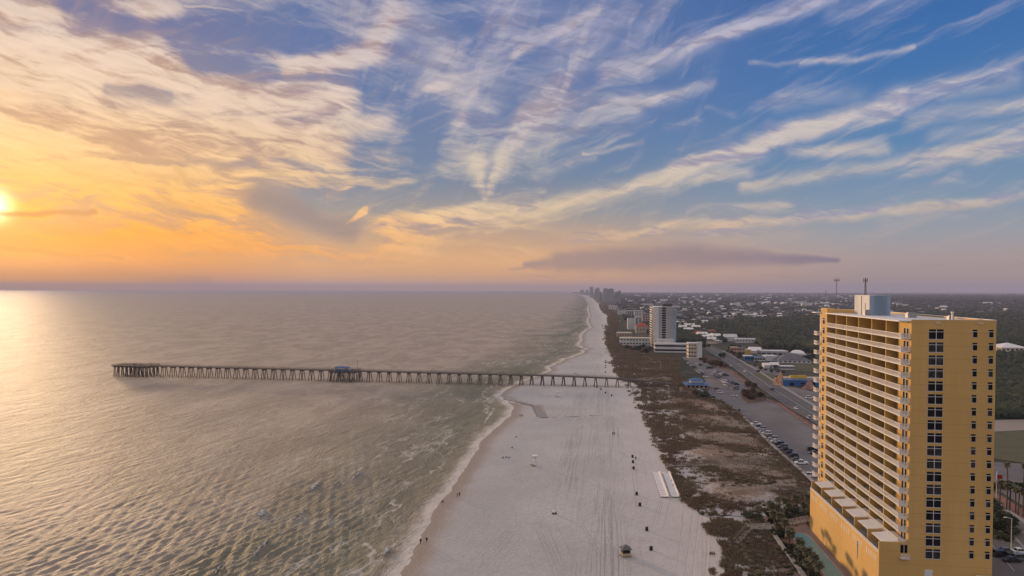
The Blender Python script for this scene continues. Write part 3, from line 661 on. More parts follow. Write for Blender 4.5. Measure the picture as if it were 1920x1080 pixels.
# ---------------------------------------------------------------- the yellow condominium tower (x: inland, y: away along the coast, z up)
def build_tower():
    t = empty('condominium_tower', (92.4, 157.7, 0), COAST, 'tall yellow condominium tower with white balconies rising beside the pool deck', 'tower')
    G = .45; PT = 13.6; TOP = 67.5; FL = 3.0
    zt = [65.9 - FL * k for k in range(18)]           # window heads
    zs = [63.7 - FL * k for k in range(18)]           # slab tops
    W = 18.15; D = 58.0; RP = -2.1; REC = 2.0
    wall = MB()
    wall.box(0, W, 0, 7.2, PT - .9, TOP); wall.box(REC, W, 7.2, 52, PT - .9, TOP - .02)
    wall.box(0.3, W, 52, D, PT - .9, TOP - .01)
    wall.box(0, W, 0.003, D, G, PT - .9)
    wb = wall.build('wall', M['yellow'], t)
    # parapet around the roof
    p = MB(); p.box(-.05, W + .05, -.05, .3, TOP, TOP + .55); p.box(W - .3, W + .06, .3, D, TOP, TOP + .55); p.box(.3, W - .3, D - .3, D + .04, TOP, TOP + .5)
    p.build('parapet', M['yellow'], t)
    r = MB(); r.box(.31, W - .31, .31, D - .31, TOP, TOP + .18); r.build('roof', M['pale_roof'], t)
    c = MB(); c.box(W - .45, W + .12, -.08, D, TOP + .552, TOP + .66); c.box(-.1, W - .46, -.1, .34, TOP + .552, TOP + .62); c.build('parapet_coping', M['white'], t)
    # eave over the top balconies
    e = MB(); e.box(RP - .35, .5, .9, 52.4, TOP + .05, TOP + .32); e.box(.5, 2.4, 3, 52.4, TOP + .185, TOP + .318); e.box(RP - 1.5, .2, 57.9, 62, TOP + .05, TOP + .3); e.build('eave', M['white'], t)
    # the projecting end bay with its column of windows
    b = MB(); b.box(RP, .3, 52, 57.7, G, TOP + 1.7); b.box(.3, 9, 52.4, D - .4, TOP + .19, TOP + 1.3); b.build('end_bay', M['yellow'], t)
    wtn = MB(); wtn.box(RP + .6, .3, 57.75, 60.6, G, TOP - .2); wtn.build('corner_strip', M['white_wall'], t)
    # balcony slabs, railings
    for k in range(17):
        z = zs[k]
        s = MB(); s.box(RP, REC - .003, 7.203, 51.99, z - .2, z); s.box(RP, -.004, .35, 7.2, z - .2, z); s.build('balcony_slab', M['white'], t)
        rl = MB(); y = .45
        rl.box(RP, RP + .09, .35, 51.98, z + 1.02, z + 1.12); rl.box(RP, RP + .07, .35, 51.98, z + .06, z + .13)
        while y < 51.9: rl.box(RP + .02, RP + .055, y, y + .075, z + .13, z + 1.02); y += .24
        for yp in (.36, 8.8, 17.6, 26.5, 35.5, 44.0, 51.8): rl.box(RP - .02, RP + .1, yp, yp + .12, z, z + 1.16)
        rl.box(RP + .1, -.01, .35, .43, z + 1.02, z + 1.12)
        x = RP + .15
        while x < -.05: rl.box(x, x + .08, .37, .41, z, z + 1.02); x += .17
        rl.build('balcony_railing', M['white'], t)
        if k:
            f = MB(); f.box(RP - 1.1, RP + .5, 58, 61, z - .2, z); f.box(RP - 1.1, RP - 1.02, 57.95, 61, z + 1.0, z + 1.1); f.box(RP - 1.02, RP + .1, 57.95, 58.02, z + 1.0, z + 1.1)
            for q_ in range(9): f.box(RP - 1.09 + q_ * .13, RP - 1.03 + q_ * .13, 57.96, 58.0, z, z + 1.0)
            for q_ in range(12): f.box(RP - 1.09, RP - 1.04, 58.1 + q_ * .24, 58.18 + q_ * .24, z, z + 1.0)
            f.build('end_balcony', M['white'], t)
    for yp in (8.8, 17.6, 26.5, 35.5, 44.0):
        m = MB(); m.box(RP + .25, REC + .05, yp - .13, yp + .13, PT, TOP + .04); m.build('partition_wall', M['yellow_in'], t)
        m = MB(); m.box(RP + .02, RP + .245, yp - .16, yp + .16, PT + 2, TOP + .04); m.build('balcony_post', M['yellow'], t)
    # windows of the end wall
    def window(x0, x1, z0, z1, bars, y=-.03, head=None):
        w = MB(); w.box(x0, x1, y, .05, z0, z1); g = w.build('window', random.choice([M['dark_glass'], M['dark_glass'], M['grey_glass']]), t)
        f = MB()
        for (a, b_, c_, d_) in bars: f.box(a, b_, y - .05, y - .003, c_, d_)
        f.build('window_frame', M['white'], g)
    for k in range(18):
        z1 = zt[k]; z0 = z1 - 2.3
        window(3.75, 6.95, z0, z1, [(3.75, 6.95, z0 - .05, z0 + .06), (3.75, 6.95, z1 - .62, z1 - .52), (5.30, 5.42, z0 + .06, z1 - .62), (5.30, 5.42, z1 - .52, z1), (3.70, 3.749, z0, z1), (6.951, 7.0, z0, z1)])
        for x0 in (13.15, 16.55):
            window(x0, x0 + 1.0, z1 - 1.75, z1, [(x0 - .06, x0 + 1.06, z1 - .5, z1 - .39), (x0, x0 + .06, z1 - 1.75, z1 - .5), (x0, x0 + 1, z1 - 1.82, z1 - 1.751)])
    # narrow door pair by the near corner, one per storey, facing the sea
    for k in range(17):
        z = zs[k]
        for a, b_ in ((1.3, 2.3), (2.9, 3.9)):
            w = MB(); w.box(-.035, .05, a, b_, z + .02, z + 2.25); g = w.build('window', M['dark_glass'], t)
            f = MB(); f.box(-.07, -.037, a - .08, a, z, z + 2.3); f.box(-.07, -.037, b_, b_ + .08, z, z + 2.3); f.box(-.07, -.037, a, b_, z + 2.25, z + 2.33); f.build('window_frame', M['white'], g)
    w = MB(); w.box(-1.9, -.35, -.035, .05, zs[17] + .1, zs[17] + 2.35)
    # recessed balcony doors: one tall dark door in each bay
    many = MB(); n = 0
    for (a, b_) in ((8.95, 17.4), (17.8, 26.3), (26.7, 35.3), (35.7, 43.8), (44.2, 51.9), (7.3, 8.6)):
        for k in range(17):
            z = zs[k]; d = MB() if n < 90 else many
            d.box(REC - .04, REC + .05, a + .5, min(a + 3.6, b_), z + .02, z + 2.25)
            if b_ - a > 4: d.box(REC - .04, REC + .05, a + 5.2, a + 6.6, z + .75, z + 2.2)
            if n < 90: d.build('balcony_door', random.choice([M['dark_glass'], M['grey_glass']]), t)
            n += 1
    o = many.build('balcony_door', M['dark_glass'], t); o['kind'] = 'stuff'
    for k in range(18):
        z1 = zt[k] + .2
        w = MB(); w.box(RP - .03, RP + .05, 53.9, 55.7, z1 - 1.8, z1); g = w.build('window', M['dark_glass'], t)
        f = MB(); f.box(RP - .08, RP - .033, 53.9, 55.7, z1 - .55, z1 - .43); f.box(RP - .08, RP - .033, 53.8, 53.9, z1 - 1.8, z1); f.box(RP - .08, RP - .033, 55.7, 55.8, z1 - 1.8, z1); f.build('window_frame', M['white'], g)
    # podium: parking levels under the terraces
    PX = -6.4
    m = MB(); m.box(PX, -.003, -.02, 52, G, PT - .9); m.box(PX, PX + .25, .4, 52, PT - .9, PT - .25); m.box(PX, -.003, -.021, .4, PT - .9, 16.1); m.box(PX + .3, RP - .003, 51.6, 52.001, PT - .9, 15.8)
    m.build('podium_wall', M['yellow'], t)
    f = MB(); f.box(PX + .25, REC, .4, 51.6, PT - .9, PT - .82); f.build('terrace_floor', M['concrete'], t)
    rl = MB(); rl.box(PX - .05, PX + .3, .4, 52, PT - .249, PT - .1); rl.box(PX + .05, PX + .15, .4, 52, PT + .28, PT + .38); y = .5
    while y < 51.9: rl.box(PX + .07, PX + .12, y, y + .12, PT - .1, PT + .28); y += .26
    rl.build('terrace_railing', M['white'], t)
    for i in range(6):
        y0 = .6 + 8.75 * i
        if i: q = MB(); q.box(PX + .9, REC, y0 - .18, y0 + .12, PT - .82, 15.9); q.build('terrace_partition', M['yellow'], t)
        c = MB(); zc = 16.1
        c.add([(-5.4, y0 + .1, zc - .5), (-.3, y0 + .1, zc + .1), (-.3, y0 + 6.6, zc + .1), (-5.4, y0 + 6.6, zc - .5), (-5.4, y0 + .1, zc - .32), (-.3, y0 + .1, zc + .28), (-.3, y0 + 6.6, zc + .28), (-5.4, y0 + 6.6, zc - .32)],
              [(0,3,2,1),(4,5,6,7),(0,1,5,4),(1,2,6,5),(2,3,7,6),(3,0,4,7)])
        c.build('canopy', M['white'], t)
        d = MB(); d.box(-.03, .02, y0 + 1.2, y0 + 4.6, PT - .8, PT + 1.6); d.build('terrace_door', M['dark_glass'], t)
        if i < 6:
            g = MB()
            for j in range(5): g.box(PX - .03, PX + .02, y0 + 1.2 + j * 1.3, y0 + 1.55 + j * 1.3, PT - 2.9 , PT - 1.35)
            g.build('vent', M['white'], t)
    # small near balcony under the last window pair, service door, wall lights, a lamp bracket
    g = MB(); g.box(-1.7, -.2, -.06, .0, zs[17] + 1.0, zs[17] + 2.9); dd = g.build('window', M['dark_glass'], t)
    g = MB(); g.box(-.99, -.9, -.1, -.062, zs[17] + 1.0, zs[17] + 2.9); g.build('window_frame', M['white'], dd)
    g = MB(); g.box(-1.9, 0, -.9, -.022, zs[17] - .2, zs[17]); x = -1.85
    g.box(-1.9, 0, -.9, -.84, zs[17] + .85, zs[17] + .95)
    while x < 0: g.box(x, x + .07, -.88, -.84, zs[17], zs[17] + .85); x += .2
    g.build('juliet_balcony', M['white'], t)
    g = MB(); g.box(3.6, 5.4, -.08, .02, 7.5, 10.0); g.build('service_panel', M['white'], t)
    for x in (5.2, 14.3): g = MB(); g.box(x, x + 1.0, -.25, -.055, TOP - .25, TOP - .02); g.build('wall_light', M['white'], t)
    g = MB(); g.bar((PX - .12, 13.2, PT - 2.2), (PX - .12, 13.2, PT - 5.6), .13); g.box(PX - .3, PX, 13.0, 13.4, PT - 3.4, PT - 2.8); g.bar((PX - .1, 13.2, PT - 5.6), (PX - .1, 13.2, PT - 6.8), .07); g.build('drain_pipe', M['white'], t)
    # rooftop plant room and its antenna
    X0, Y0 = 4.4, 36.5
    g = MB(); g.box(X0, X0 + 5.6, Y0 + .03, Y0 + 11.4, TOP + .18, 73.4); pr = g.build('plant_room', M['white_wall'], t)
    g = MB(); g.box(X0 + .02, X0 + 5.6, Y0, Y0 + .03, TOP + .18, 73.38); g.build('painted_wall', M['sky_paint'], pr)
    g = MB(); g.bar((X0 - .12, Y0 + 6, TOP), (X0 - .12, Y0 + 6, 73.2), .12); g.bar((X0 - .12, Y0 + 3, TOP), (X0 - .12, Y0 + 3, 71.2), .09); g.build('conduit', M['steel'], pr)
    g = MB(); ax, ay = X0 + 1.4, Y0 + 7
    for i in range(3):
        a = 2.094 * i; g.bar((ax + .28 * math.cos(a), ay + .28 * math.sin(a), 73.4), (ax + .12 * math.cos(a), ay + .12 * math.sin(a), 78.2), .06)
    for j in range(9):
        z = 73.6 + j * .55
        for i in range(3):
            a = 2.094 * i; b_ = a + 2.094; g.bar((ax + .26 * math.cos(a), ay + .26 * math.sin(a), z), (ax + .24 * math.cos(b_), ay + .24 * math.sin(b_), z + .5), .03)
    g.bar((ax - .5, ay, 77.6), (ax + .5, ay, 77.6), .07); g.bar((ax - .5, ay, 77.1), (ax - .5, ay, 78.4), .1); g.bar((ax + .5, ay, 77.1), (ax + .5, ay, 78.4), .1); g.build('antenna', M['dark_metal'], pr)
    for (x, y, w, d, h) in ((2.3, 34, 1.6, 1.4, 1.5), (8.5, 22, 2.2, 1.6, 1.2), (12.6, 9.5, 1.2, 1.2, .9)):
        g = MB(); g.box(x, x + w, y, y + d, TOP + .18, TOP + .18 + h); g.box(x + .2, x + w - .2, y + .2, y + d - .2, TOP + .18 + h, TOP + .35 + h); g.build('air_handler', M['steel'], t)
    g = MB(); g.bar((10.2, 3, TOP + .18), (10.2, 3, TOP + 2.1), .22); g.bar((10.2, 3, TOP + 2.1), (10.2, 3, TOP + 2.4), .34); g.build('exhaust_flue', M['white'], t)
    # chairs and planters on the balconies read as small dark things behind the rails
    fm = MB(); rg = random.Random(4)
    for k in range(17):
        for yb in (9.2, 18, 27, 36, 44.5):
            for _ in range(3):
                if rg.random() < .65:
                    y = yb + rg.uniform(.5, 6.5); x = rg.uniform(-1.4, .8); z = zs[k]; h = rg.uniform(.4, .5)
                    fm.box(x, x + .5, y, y + .5, z + h - .06, z + h); fm.box(x + .45, x + .5, y, y + .5, z + h, z + h + .5)
                    for (dx, dy) in ((.02, .02), (.44, .02), (.02, .44), (.44, .44)): fm.box(x + dx, x + dx + .04, y + dy, y + dy + .04, z, z + h - .06)
    o = fm.build('balcony_chair', M['dark_metal'], t); o['kind'] = 'stuff'
    return t
build_tower()
# ---------------------------------------------------------------- pier
def build_pier():
    A = at(224, 704, 0.); B = at(1158, 725, .6)
    d = (B - A); L = math.hypot(d.x, d.y); ang = math.atan2(d.y, d.x)
    t = empty('pier', (A.x, A.y, 0), ang, 'long concrete fishing pier on raked piles running from the beach out to sea', 'pier')
    def dz(x):   # deck height falls gently towards the shore
        u = x / L; return 9.2 - 1.2 * u - (.9 * max(0, (u - .86) / .14) ** 1.5) - 1.6 * max(0, (x - L - 6) / 30)
    W = 3.1; n = int(L / 8.1); head = 32.0
    def slab(x0, x1, w0, w1, th=.55, up=0.):
        m = MB(); z0, z1 = dz(x0) + up, dz(x1) + up
        m.add([(x0, w0, z0 - th), (x1, w0, z1 - th), (x1, w1, z1 - th), (x0, w1, z0 - th), (x0, w0, z0), (x1, w0, z1), (x1, w1, z1), (x0, w1, z0)],
              [(0,3,2,1),(4,5,6,7),(0,1,5,4),(1,2,6,5),(2,3,7,6),(3,0,4,7)]); return m
    dk = MB(); x = 0.
    while x < L + 40:
        s = slab(x, min(x + 8.1, L + 40.), -W, W); dk.add(s.v, s.f); x += 8.1
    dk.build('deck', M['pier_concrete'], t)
    for nm, (a, b, w) in (('end_platform', (-1.5, head, 7.5)), ('middle_platform', (L * .458, L * .505, 8.2))):
        m = slab(a, b, -w, w, .7, .05); p = m.build(nm, M['pier_concrete'], t)
        r = MB(); z = dz((a + b) / 2) + .05; segs = [((a, -w), (b, -w)), ((a, w), (b, w)), ((a, -w), (a, w)), ((b, -w), (b, -W)), ((b, W), (b, w))] + ([((a, -w), (a, -W)), ((a, W), (a, w))] if a > 0 else [])
        for (p0, p1) in segs:
            k = max(1, int(math.hypot(p1[0] - p0[0], p1[1] - p0[1]) / 1.6))
            for hgt in (.35, .7, 1.05): r.bar((*p0, z + hgt), (*p1, z + hgt), .05, 4)
            for i in range(k + 1): q = i / k; xx, yy = p0[0] + (p1[0] - p0[0]) * q, p0[1] + (p1[1] - p0[1]) * q; r.bar((xx, yy, z), (xx, yy, z + 1.1), .06, 4)
        r.build('platform_railing', M['pier_concrete'], p)
    for sgn in (-1, 1):
        r = MB(); x = 0.
        while x < L + 40:
            x1 = min(x + 2.0, L + 40.); r.bar((x, sgn * (W - .08), dz(x)), (x, sgn * (W - .08), dz(x) + 1.12), .07, 4)
            for h in (.3, .58, .85, 1.1): r.bar((x, sgn * (W - .08), dz(x) + h), (x1, sgn * (W - .08), dz(x1) + h), .055 if h > 1 else .035, 4)
            x = x1
        r.build('railing', M['pier_concrete'], t)
    def bent(x, w, rake=1.15, four=True):
        z = dz(x) - .55; m = MB()
        m.box(x - .75, x + .75, -w, w, z - .95, z + .01)
        for sy in (-1, 1):
            for sx in (-1, 1):
                y = sy * (w - .7); m.bar((x + sx * .45, y, z - .9), (x + sx * (.45 + rake), y + sy * .9, -3.0), .30, 6)
        return m
    for i in range(n + 1):
        x = .8 + i * (L - 1.) / n
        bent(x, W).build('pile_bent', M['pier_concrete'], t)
    for i in range(3): bent(L + 9 + i * 9, W).build('pile_bent', M['pier_concrete'], t)
    for i in range(9): bent(1 + i * (head - 2) / 8, 7.3, .25).build('pile_bent', M['pier_concrete'], t)
    for i in range(6): bent(L * .46 + i * L * .0087, 8.0, .9).build('pile_bent', M['pier_concrete'], t)
    # shelter, with a blue roof, half way along; posts with lamps
    z = dz(L * .48) + .05
    h = MB()
    for x in (L * .466, L * .481, L * .496):
        for y in (-6.6, -3.8): h.bar((x, y, z), (x, y, z + 2.5), .12)
    h.build('shelter_post', M['white'], t)
    h = MB(); h.hip(L * .466, L * .496, -6.8, -3.6, z + 2.5, z + 3.7, .5); h.build('shelter_roof', M['blue_roof'], t)
    h = MB(); h.box(L * .468, L * .494, -6.5, -3.9, z, z + 1.1); h.build('shelter_wall', M['blue_paint'], t)
    h = MB(); h.bar((L * .503, 3.4, z), (L * .503, 3.4, z + 7.5), .1); h.bar((L * .503, 3.4, z + 7.4), (L * .503 + .9, 3.4, z + 7.7), .07); h.build('mast', M['dark_metal'], t)
    x = 20
    for i in range(14):
        x = 18 + i * (L - 20) / 14; h = MB(); h.bar((x, -W + .15, dz(x)), (x, -W + .15, dz(x) + 2.6), .06); h.box(x - .25, x + .25, -W, -W + .3, dz(x) + 2.6, dz(x) + 2.75); h.build('lamp_post', M['dark_metal'], t)
    return t, A, ang, L, dz
PIER, PA, PANG, PL, PDZ = build_pier()
def on_pier(x, y): c, s = math.cos(PANG), math.sin(PANG); return (PA.x + x * c - y * s, PA.y + x * s + y * c, PDZ(x))

# ---------------------------------------------------------------- people
def skin_body(name, joints, edges, mat):
    me = bpy.data.meshes.new(name); me.from_pydata([j[0] for j in joints], edges, []); o = bpy.data.objects.new(name, me); COL.objects.link(o)
    md = o.modifiers.new('skin', 'SKIN')
    for v, j in zip(me.skin_vertices[0].data, joints): v.radius = (j[1], j[1] * (j[2] if len(j) > 2 else 1)); v.use_root = False
    me.skin_vertices[0].data[0].use_root = True
    sb = o.modifiers.new('sub', 'SUBSURF'); sb.levels = 1; sb.render_levels = 1
    dg = bpy.context.evaluated_depsgraph_get(); m2 = bpy.data.meshes.new_from_object(o.evaluated_get(dg)); m2.name = name
    bpy.data.objects.remove(o); m2.materials.clear(); m2.materials.append(mat)
    m2.polygons.foreach_set('use_smooth', [True] * len(m2.polygons)); return m2
def standing(stride, arms):
    J = [((0,0,.95), .15, .75), ((0,0,1.18), .14, .7), ((0,.0,1.42), .15, .65), ((0,0,1.53), .055), ((0,.01,1.62), .085), ((0,.01,1.72), .075)]
    E = [(0,1),(1,2),(2,3),(3,4),(4,5)]
    for s in (-1, 1):
        k = len(J); st = stride * s
        J += [((s*.10,0,.90), .10), ((s*.11,st*.22+.03,.50), .065), ((s*.11,st*.45,.09), .045), ((s*.12,st*.45+.14,.04), .04)]; E += [(0,k),(k,k+1),(k+1,k+2),(k+2,k+3)]
        k = len(J); J += [((s*.20,0,1.42), .06), ((s*.26,-st*.15,1.15), .045), ((s*.25,-st*.3+.08*arms,.92+.1*arms), .035), ((s*.24,-st*.33+.1*arms,.83+.12*arms), .035)]; E += [(2,k),(k,k+1),(k+1,k+2),(k+2,k+3)]
    return J, E
def sitting():
    J = [((0,0,.14), .16, .8), ((0,-.03,.38), .14, .7), ((0,-.05,.62), .15, .65), ((0,-.04,.73), .055), ((0,-.02,.82), .085), ((0,-.02,.92), .075)]
    E = [(0,1),(1,2),(2,3),(3,4),(4,5)]
    for s in (-1, 1):
        k = len(J); J += [((s*.11,.10,.13), .09), ((s*.14,.45,.36), .065), ((s*.14,.72,.08), .045), ((s*.15,.84,.04), .04)]; E += [(0,k),(k,k+1),(k+1,k+2),(k+2,k+3)]
        k = len(J); J += [((s*.20,-.04,.62), .06), ((s*.27,.10,.42), .045), ((s*.20,.32,.40), .035), ((s*.17,.40,.38), .035)]; E += [(2,k),(k,k+1),(k+1,k+2),(k+2,k+3)]
    return J, E
BODY = {'walk': skin_body('body', *standing(.55, .3), M['skin']), 'stand': skin_body('body', *standing(.08, .6), M['skin']), 'sit': skin_body('body', *sitting(), M['skin'])}
def clothes(body, lo, hi, off, mat, xmax=9):
    """a garment: the body's own surface between two heights, pushed out a little"""
    bm = bmesh.new(); bm.from_mesh(body); bm.normal_update()
    dead = [f for f in bm.faces if not (lo < f.calc_center_median().z < hi and abs(f.calc_center_median().x) < xmax)]
    bmesh.ops.delete(bm, geom=dead, context='FACES')
    for v in bm.verts: v.co += v.normal * off
    me = bpy.data.meshes.new('garment'); bm.to_mesh(me); bm.free(); me.materials.clear(); me.materials.append(mat); return me
CM = {k: pm(k + ' cloth', c, .9, .1, 3.) for k, c in dict(black=(.015,.015,.017), navy=(.02,.03,.08), white=(.7,.7,.68), grey=(.16,.16,.17), red=(.35,.03,.03), blue=(.06,.14,.33), tan=(.35,.28,.2)).items()}
GC = {}
def person(x, y, z, rz, pose, top, legs, label, group=None):
    o = empty('person', (x, y, z), rz, label, 'person', group)
    b = bpy.data.objects.new('body', BODY[pose]); COL.objects.link(b); b.parent = o
    sit = pose == 'sit'
    for nm, col, lo, hi, off in (('shirt', top, .3 if sit else .98, .69 if sit else 1.50, .022), ('trousers', legs, .02 if sit else .12, .3 if sit else 1.0, .016)):
        key = (pose, nm, col)
        if key not in GC: GC[key] = clothes(BODY[pose], lo, hi, off, CM[col])
        g = bpy.data.objects.new(nm, GC[key]); COL.objects.link(g); g.parent = o
    key = (pose, 'hair')
    if key not in GC: GC[key] = clothes(BODY[pose], .86 if sit else 1.66, 3, .02, CM['black'], .12)
    g = bpy.data.objects.new('hair', GC[key]); COL.objects.link(g); g.parent = o
    return o
def beach_person(px, py, rz, pose, top, legs, label, group=None):
    p = at(px, py, .5); return person(p.x, p.y, .5 if pose != 'sit' else .48, rz, pose, top, legs, label, group)
for a in [(788.5,1020,.4,'walk','black','black','person in black walking beside another in the surf, the one nearer the water','people walking at the waterline'),
          (800,1018,.3,'walk','black','grey','person in dark clothes walking beside another at the surf, the one on the drier sand','people walking at the waterline'),
          (831,942,2.2,'sit','black','black','person in black crouching alone on the wet sand at the foam edge',None),
          (857.5,933,-.5,'walk','grey','grey','person in grey walking close beside one in dark clothes above the waterline','people walking above the waterline'),
          (861.5,931,-.5,'stand','black','navy','person in dark top walking close beside one in grey above the waterline','people walking above the waterline'),
          (944,859,1.8,'sit','navy','black','person in navy sitting on the beach, the left of three together','people sitting on the open beach'),
          (950,858,1.6,'sit','blue','navy','person in blue sitting on the beach, the middle one of three together','people sitting on the open beach'),
          (955,859,1.5,'sit','black','grey','person in black sitting on the beach, the right of three together','people sitting on the open beach'),
          (969,820,1.5,'sit','black','black','person lounging alone on the sand between the surf and the runnel',None),
          (961,840,1.2,'sit','grey','black','person in grey sitting low on the sand behind the sitting trio',None),
          (975,782,.2,'walk','grey','black','person walking beside the runnel mouth, nearer the sea',None),
          (979,782,.2,'walk','black','black','person walking beside the runnel mouth, nearer the beach',None),
          (1149,816,3.0,'stand','black','black','person in black standing with another on the raked beach','pair standing on the raked beach'),
          (1152,816,3.0,'stand','grey','black','person in grey standing with another in black on the raked beach','pair standing on the raked beach'),
          (1192,863,2.8,'stand','black','black','person in black standing among the beach bins',None),
          (1069,681,2.8,'stand','black','black','person standing far up the beach beyond the pier',None),
          (1099,662,2.8,'stand','grey','black','person near the water far beyond the pier',None),
          (1137,642,2.8,'stand','black','black','person on the far sand level with the low hotel',None)]:
    beach_person(*a)
rgp = random.Random(12)
for i in range(26):
    x = rgp.choice([rgp.uniform(2, 30), rgp.uniform(30, PL - 5), rgp.uniform(PL * .46, PL * .5)]); y = rgp.uniform(-2.6, 2.6) if x > 31 else rgp.uniform(-7, 7)
    q = on_pier(x, y)
    person(*q, rgp.uniform(0, 6.28), rgp.choice(['walk', 'stand']), rgp.choice(['black', 'navy', 'grey', 'white']), 'black',
           'small dark figure standing on the pier deck behind its railing', 'people on the pier')
# ---------------------------------------------------------------- things on the beach
def trash_bin(px, py, label, z=.5):
    p = at(px, py, z); t = empty('litter_bin', (p.x, p.y, z), rgp.uniform(-.3, .3), label, 'bin', 'dark litter bins in a line along the beach')
    m = MB(); m.tube([(0,0,0),(0,0,.05),(0,0,.5),(0,0,1.0),(0,0,1.05)], [.33,.36,.40,.42,.44], 12)
    for i in range(12): a = i * .5236; m.box(.405*math.cos(a)-.03, .405*math.cos(a)+.03, .405*math.sin(a)-.03, .405*math.sin(a)+.03, .1, .95)
    m.build('drum', M['bin'], t)
    m = MB(); m.tube([(0,0,1.06),(0,0,1.16),(0,0,1.26)], [.47,.40,.16], 12); m.build('lid', M['bin'], t)
    m = MB(); m.bar((-.5,0,0),(-.5,0,1.2), .05); m.build('post', M['wood'], t)
for i, (x, y) in enumerate([(1186,858),(1187,868),(1188,880),(1194,928.5),(1200,949),(1213,995),(1221,1032)]):
    nm = ['farthest bin of the close trio beside the standing person', 'middle bin of the close trio on the raked sand', 'nearest bin of the close trio on the raked sand', 'dark bin level with the near end of the white lounger rows',
          'dark bin just nearer than the white lounger rows', 'dark bin between the lounger rows and the beach hut', 'dark bin beside the beach hut, nearest of all the bins'][i]
    trash_bin(x, y, nm)
for i, (x, y) in enumerate([(1114,724),(1119,727.5),(1127,731),(1135,737.5),(1147,743)]):
    trash_bin(x, y, 'small dark bin number %s from the pier in the slanting line below it' % ['one', 'two', 'three', 'four', 'five'][i])
for i, y in enumerate([655, 661, 677, 681, 686, 690, 699]):
    trash_bin(1136.5 - i * .25, y, 'tiny dark bin beyond the pier in the straight line up the beach')
# lifeguard stands: a white chair on tall legs with a ramp box
def lifeguard(px, py, label, s=1.):
    p = at(px, py, .5); t = empty('lifeguard_stand', (p.x, p.y, .45), .4, label, 'lifeguard stand')
    t.scale = (s, s, s)
    for i, (x, y) in enumerate(((-.9,-.9),(.9,-.9),(-.9,.9),(.9,.9))): m = MB(); m.bar((x*1.25,y*1.25,0),(x*.8,y*.8,2.3), .09, 6); m.build('leg', M['white'], t)
    m = MB(); m.box(-1.0,1.0,-1.0,1.0,2.3,2.42); m.build('platform', M['white'], t)
    m = MB(); m.box(-.55,.55,-.3,.35,2.85,2.95); m.box(-.55,.55,.3,.4,2.95,3.8); m.box(-.6,-.5,-.3,.35,2.42,3.2); m.box(.5,.6,-.3,.35,2.42,3.2); m.build('seat', M['white'], t)
    m = MB(); m.hip(-1.0,1.0,-1.0,1.0,4.4,4.75,.15); m.build('roof', M['white'], t)
    for x in (-.9,.9): m = MB(); m.bar((x,.8,2.4),(x,.8,4.4), .05); m.bar((x,-.8,2.4),(x,-.8,4.4), .05); m.build('roof_post', M['white'], t)
    m = MB()
    for i in range(5): m.box(-.35,.35,-1.6+.14*i,-1.5+.14*i,.3+.42*i,.36+.42*i)
    m.bar((-.36,-1.75,0),(-.36,-1.0,2.3),.04); m.bar((.36,-1.75,0),(.36,-1.0,2.3),.04); m.build('ladder', M['white'], t)
    m = MB(); m.box(-1.6,-.4,-1.4,1.3,.0,.5); m.build('storage_box', M['wood'], t)
lifeguard(1003, 873, 'white lifeguard stand alone in the middle of the near beach')
lifeguard(1046, 744, 'pale lifeguard stand between the pier and the runnel', .8)
lifeguard(1079, 700, 'pale lifeguard stand just beyond the pier', .8)
lifeguard(1075, 723, 'dark-footed lifeguard stand in the shade under the pier', .9)
# hut with a grey pyramid roof
p = at(1173, 1042, .5); t = empty('beach_hut', (p.x, p.y, .5), .12, 'small beach hut with grey pyramid roof and open dark counter on the near sand', 'hut')
m = MB(); m.box(-1.15,1.15,-1.0,1.0,.12,.98); m.build('wall', M['tan'], t)
m = MB(); m.box(-1.05,1.05,-.9,.9,1.0,2.05); m.build('counter_opening', M['rubber'], t)
for x in (-1.1,1.02):
    for y in (-.98,.9): m = MB(); m.box(x,x+.08,y,y+.08,1.15,2.1); m.build('post', M['wood'], t)
m = MB(); m.hip(-1.2,1.2,-1.1,1.1,2.1,3.2,.35); m.build('roof', M['blue_roof'] if False else M['grey_roof'], t)
m = MB(); m.box(-1.3,1.3,-1.15,1.15,0,.12); m.build('skid', M['dark_metal'], t)
# beach cart
p = at(1040, 964, .5); t = empty('beach_cart', (p.x, p.y, .5), .3, 'small beach cart with white box and black wheels alone on the near sand', 'cart')
m = MB(); m.box(-.7,.5,-.4,.4,.45,.62); m.build('tray', M['dark_metal'], t)
m = MB(); m.box(-.6,.1,-.38,.38,.62,1.15); m.build('box', M['white'], t)
for x in (-.5,.4):
    for y in (-.45,.45): m = MB(); m.bar((x,y-.06,.24),(x,y+.06,.24),.24,10); m.build('wheel', M['rubber'], t)
m = MB(); m.bar((.5,0,.55),(1.1,0,1.1),.03); m.build('handle', M['dark_metal'], t)
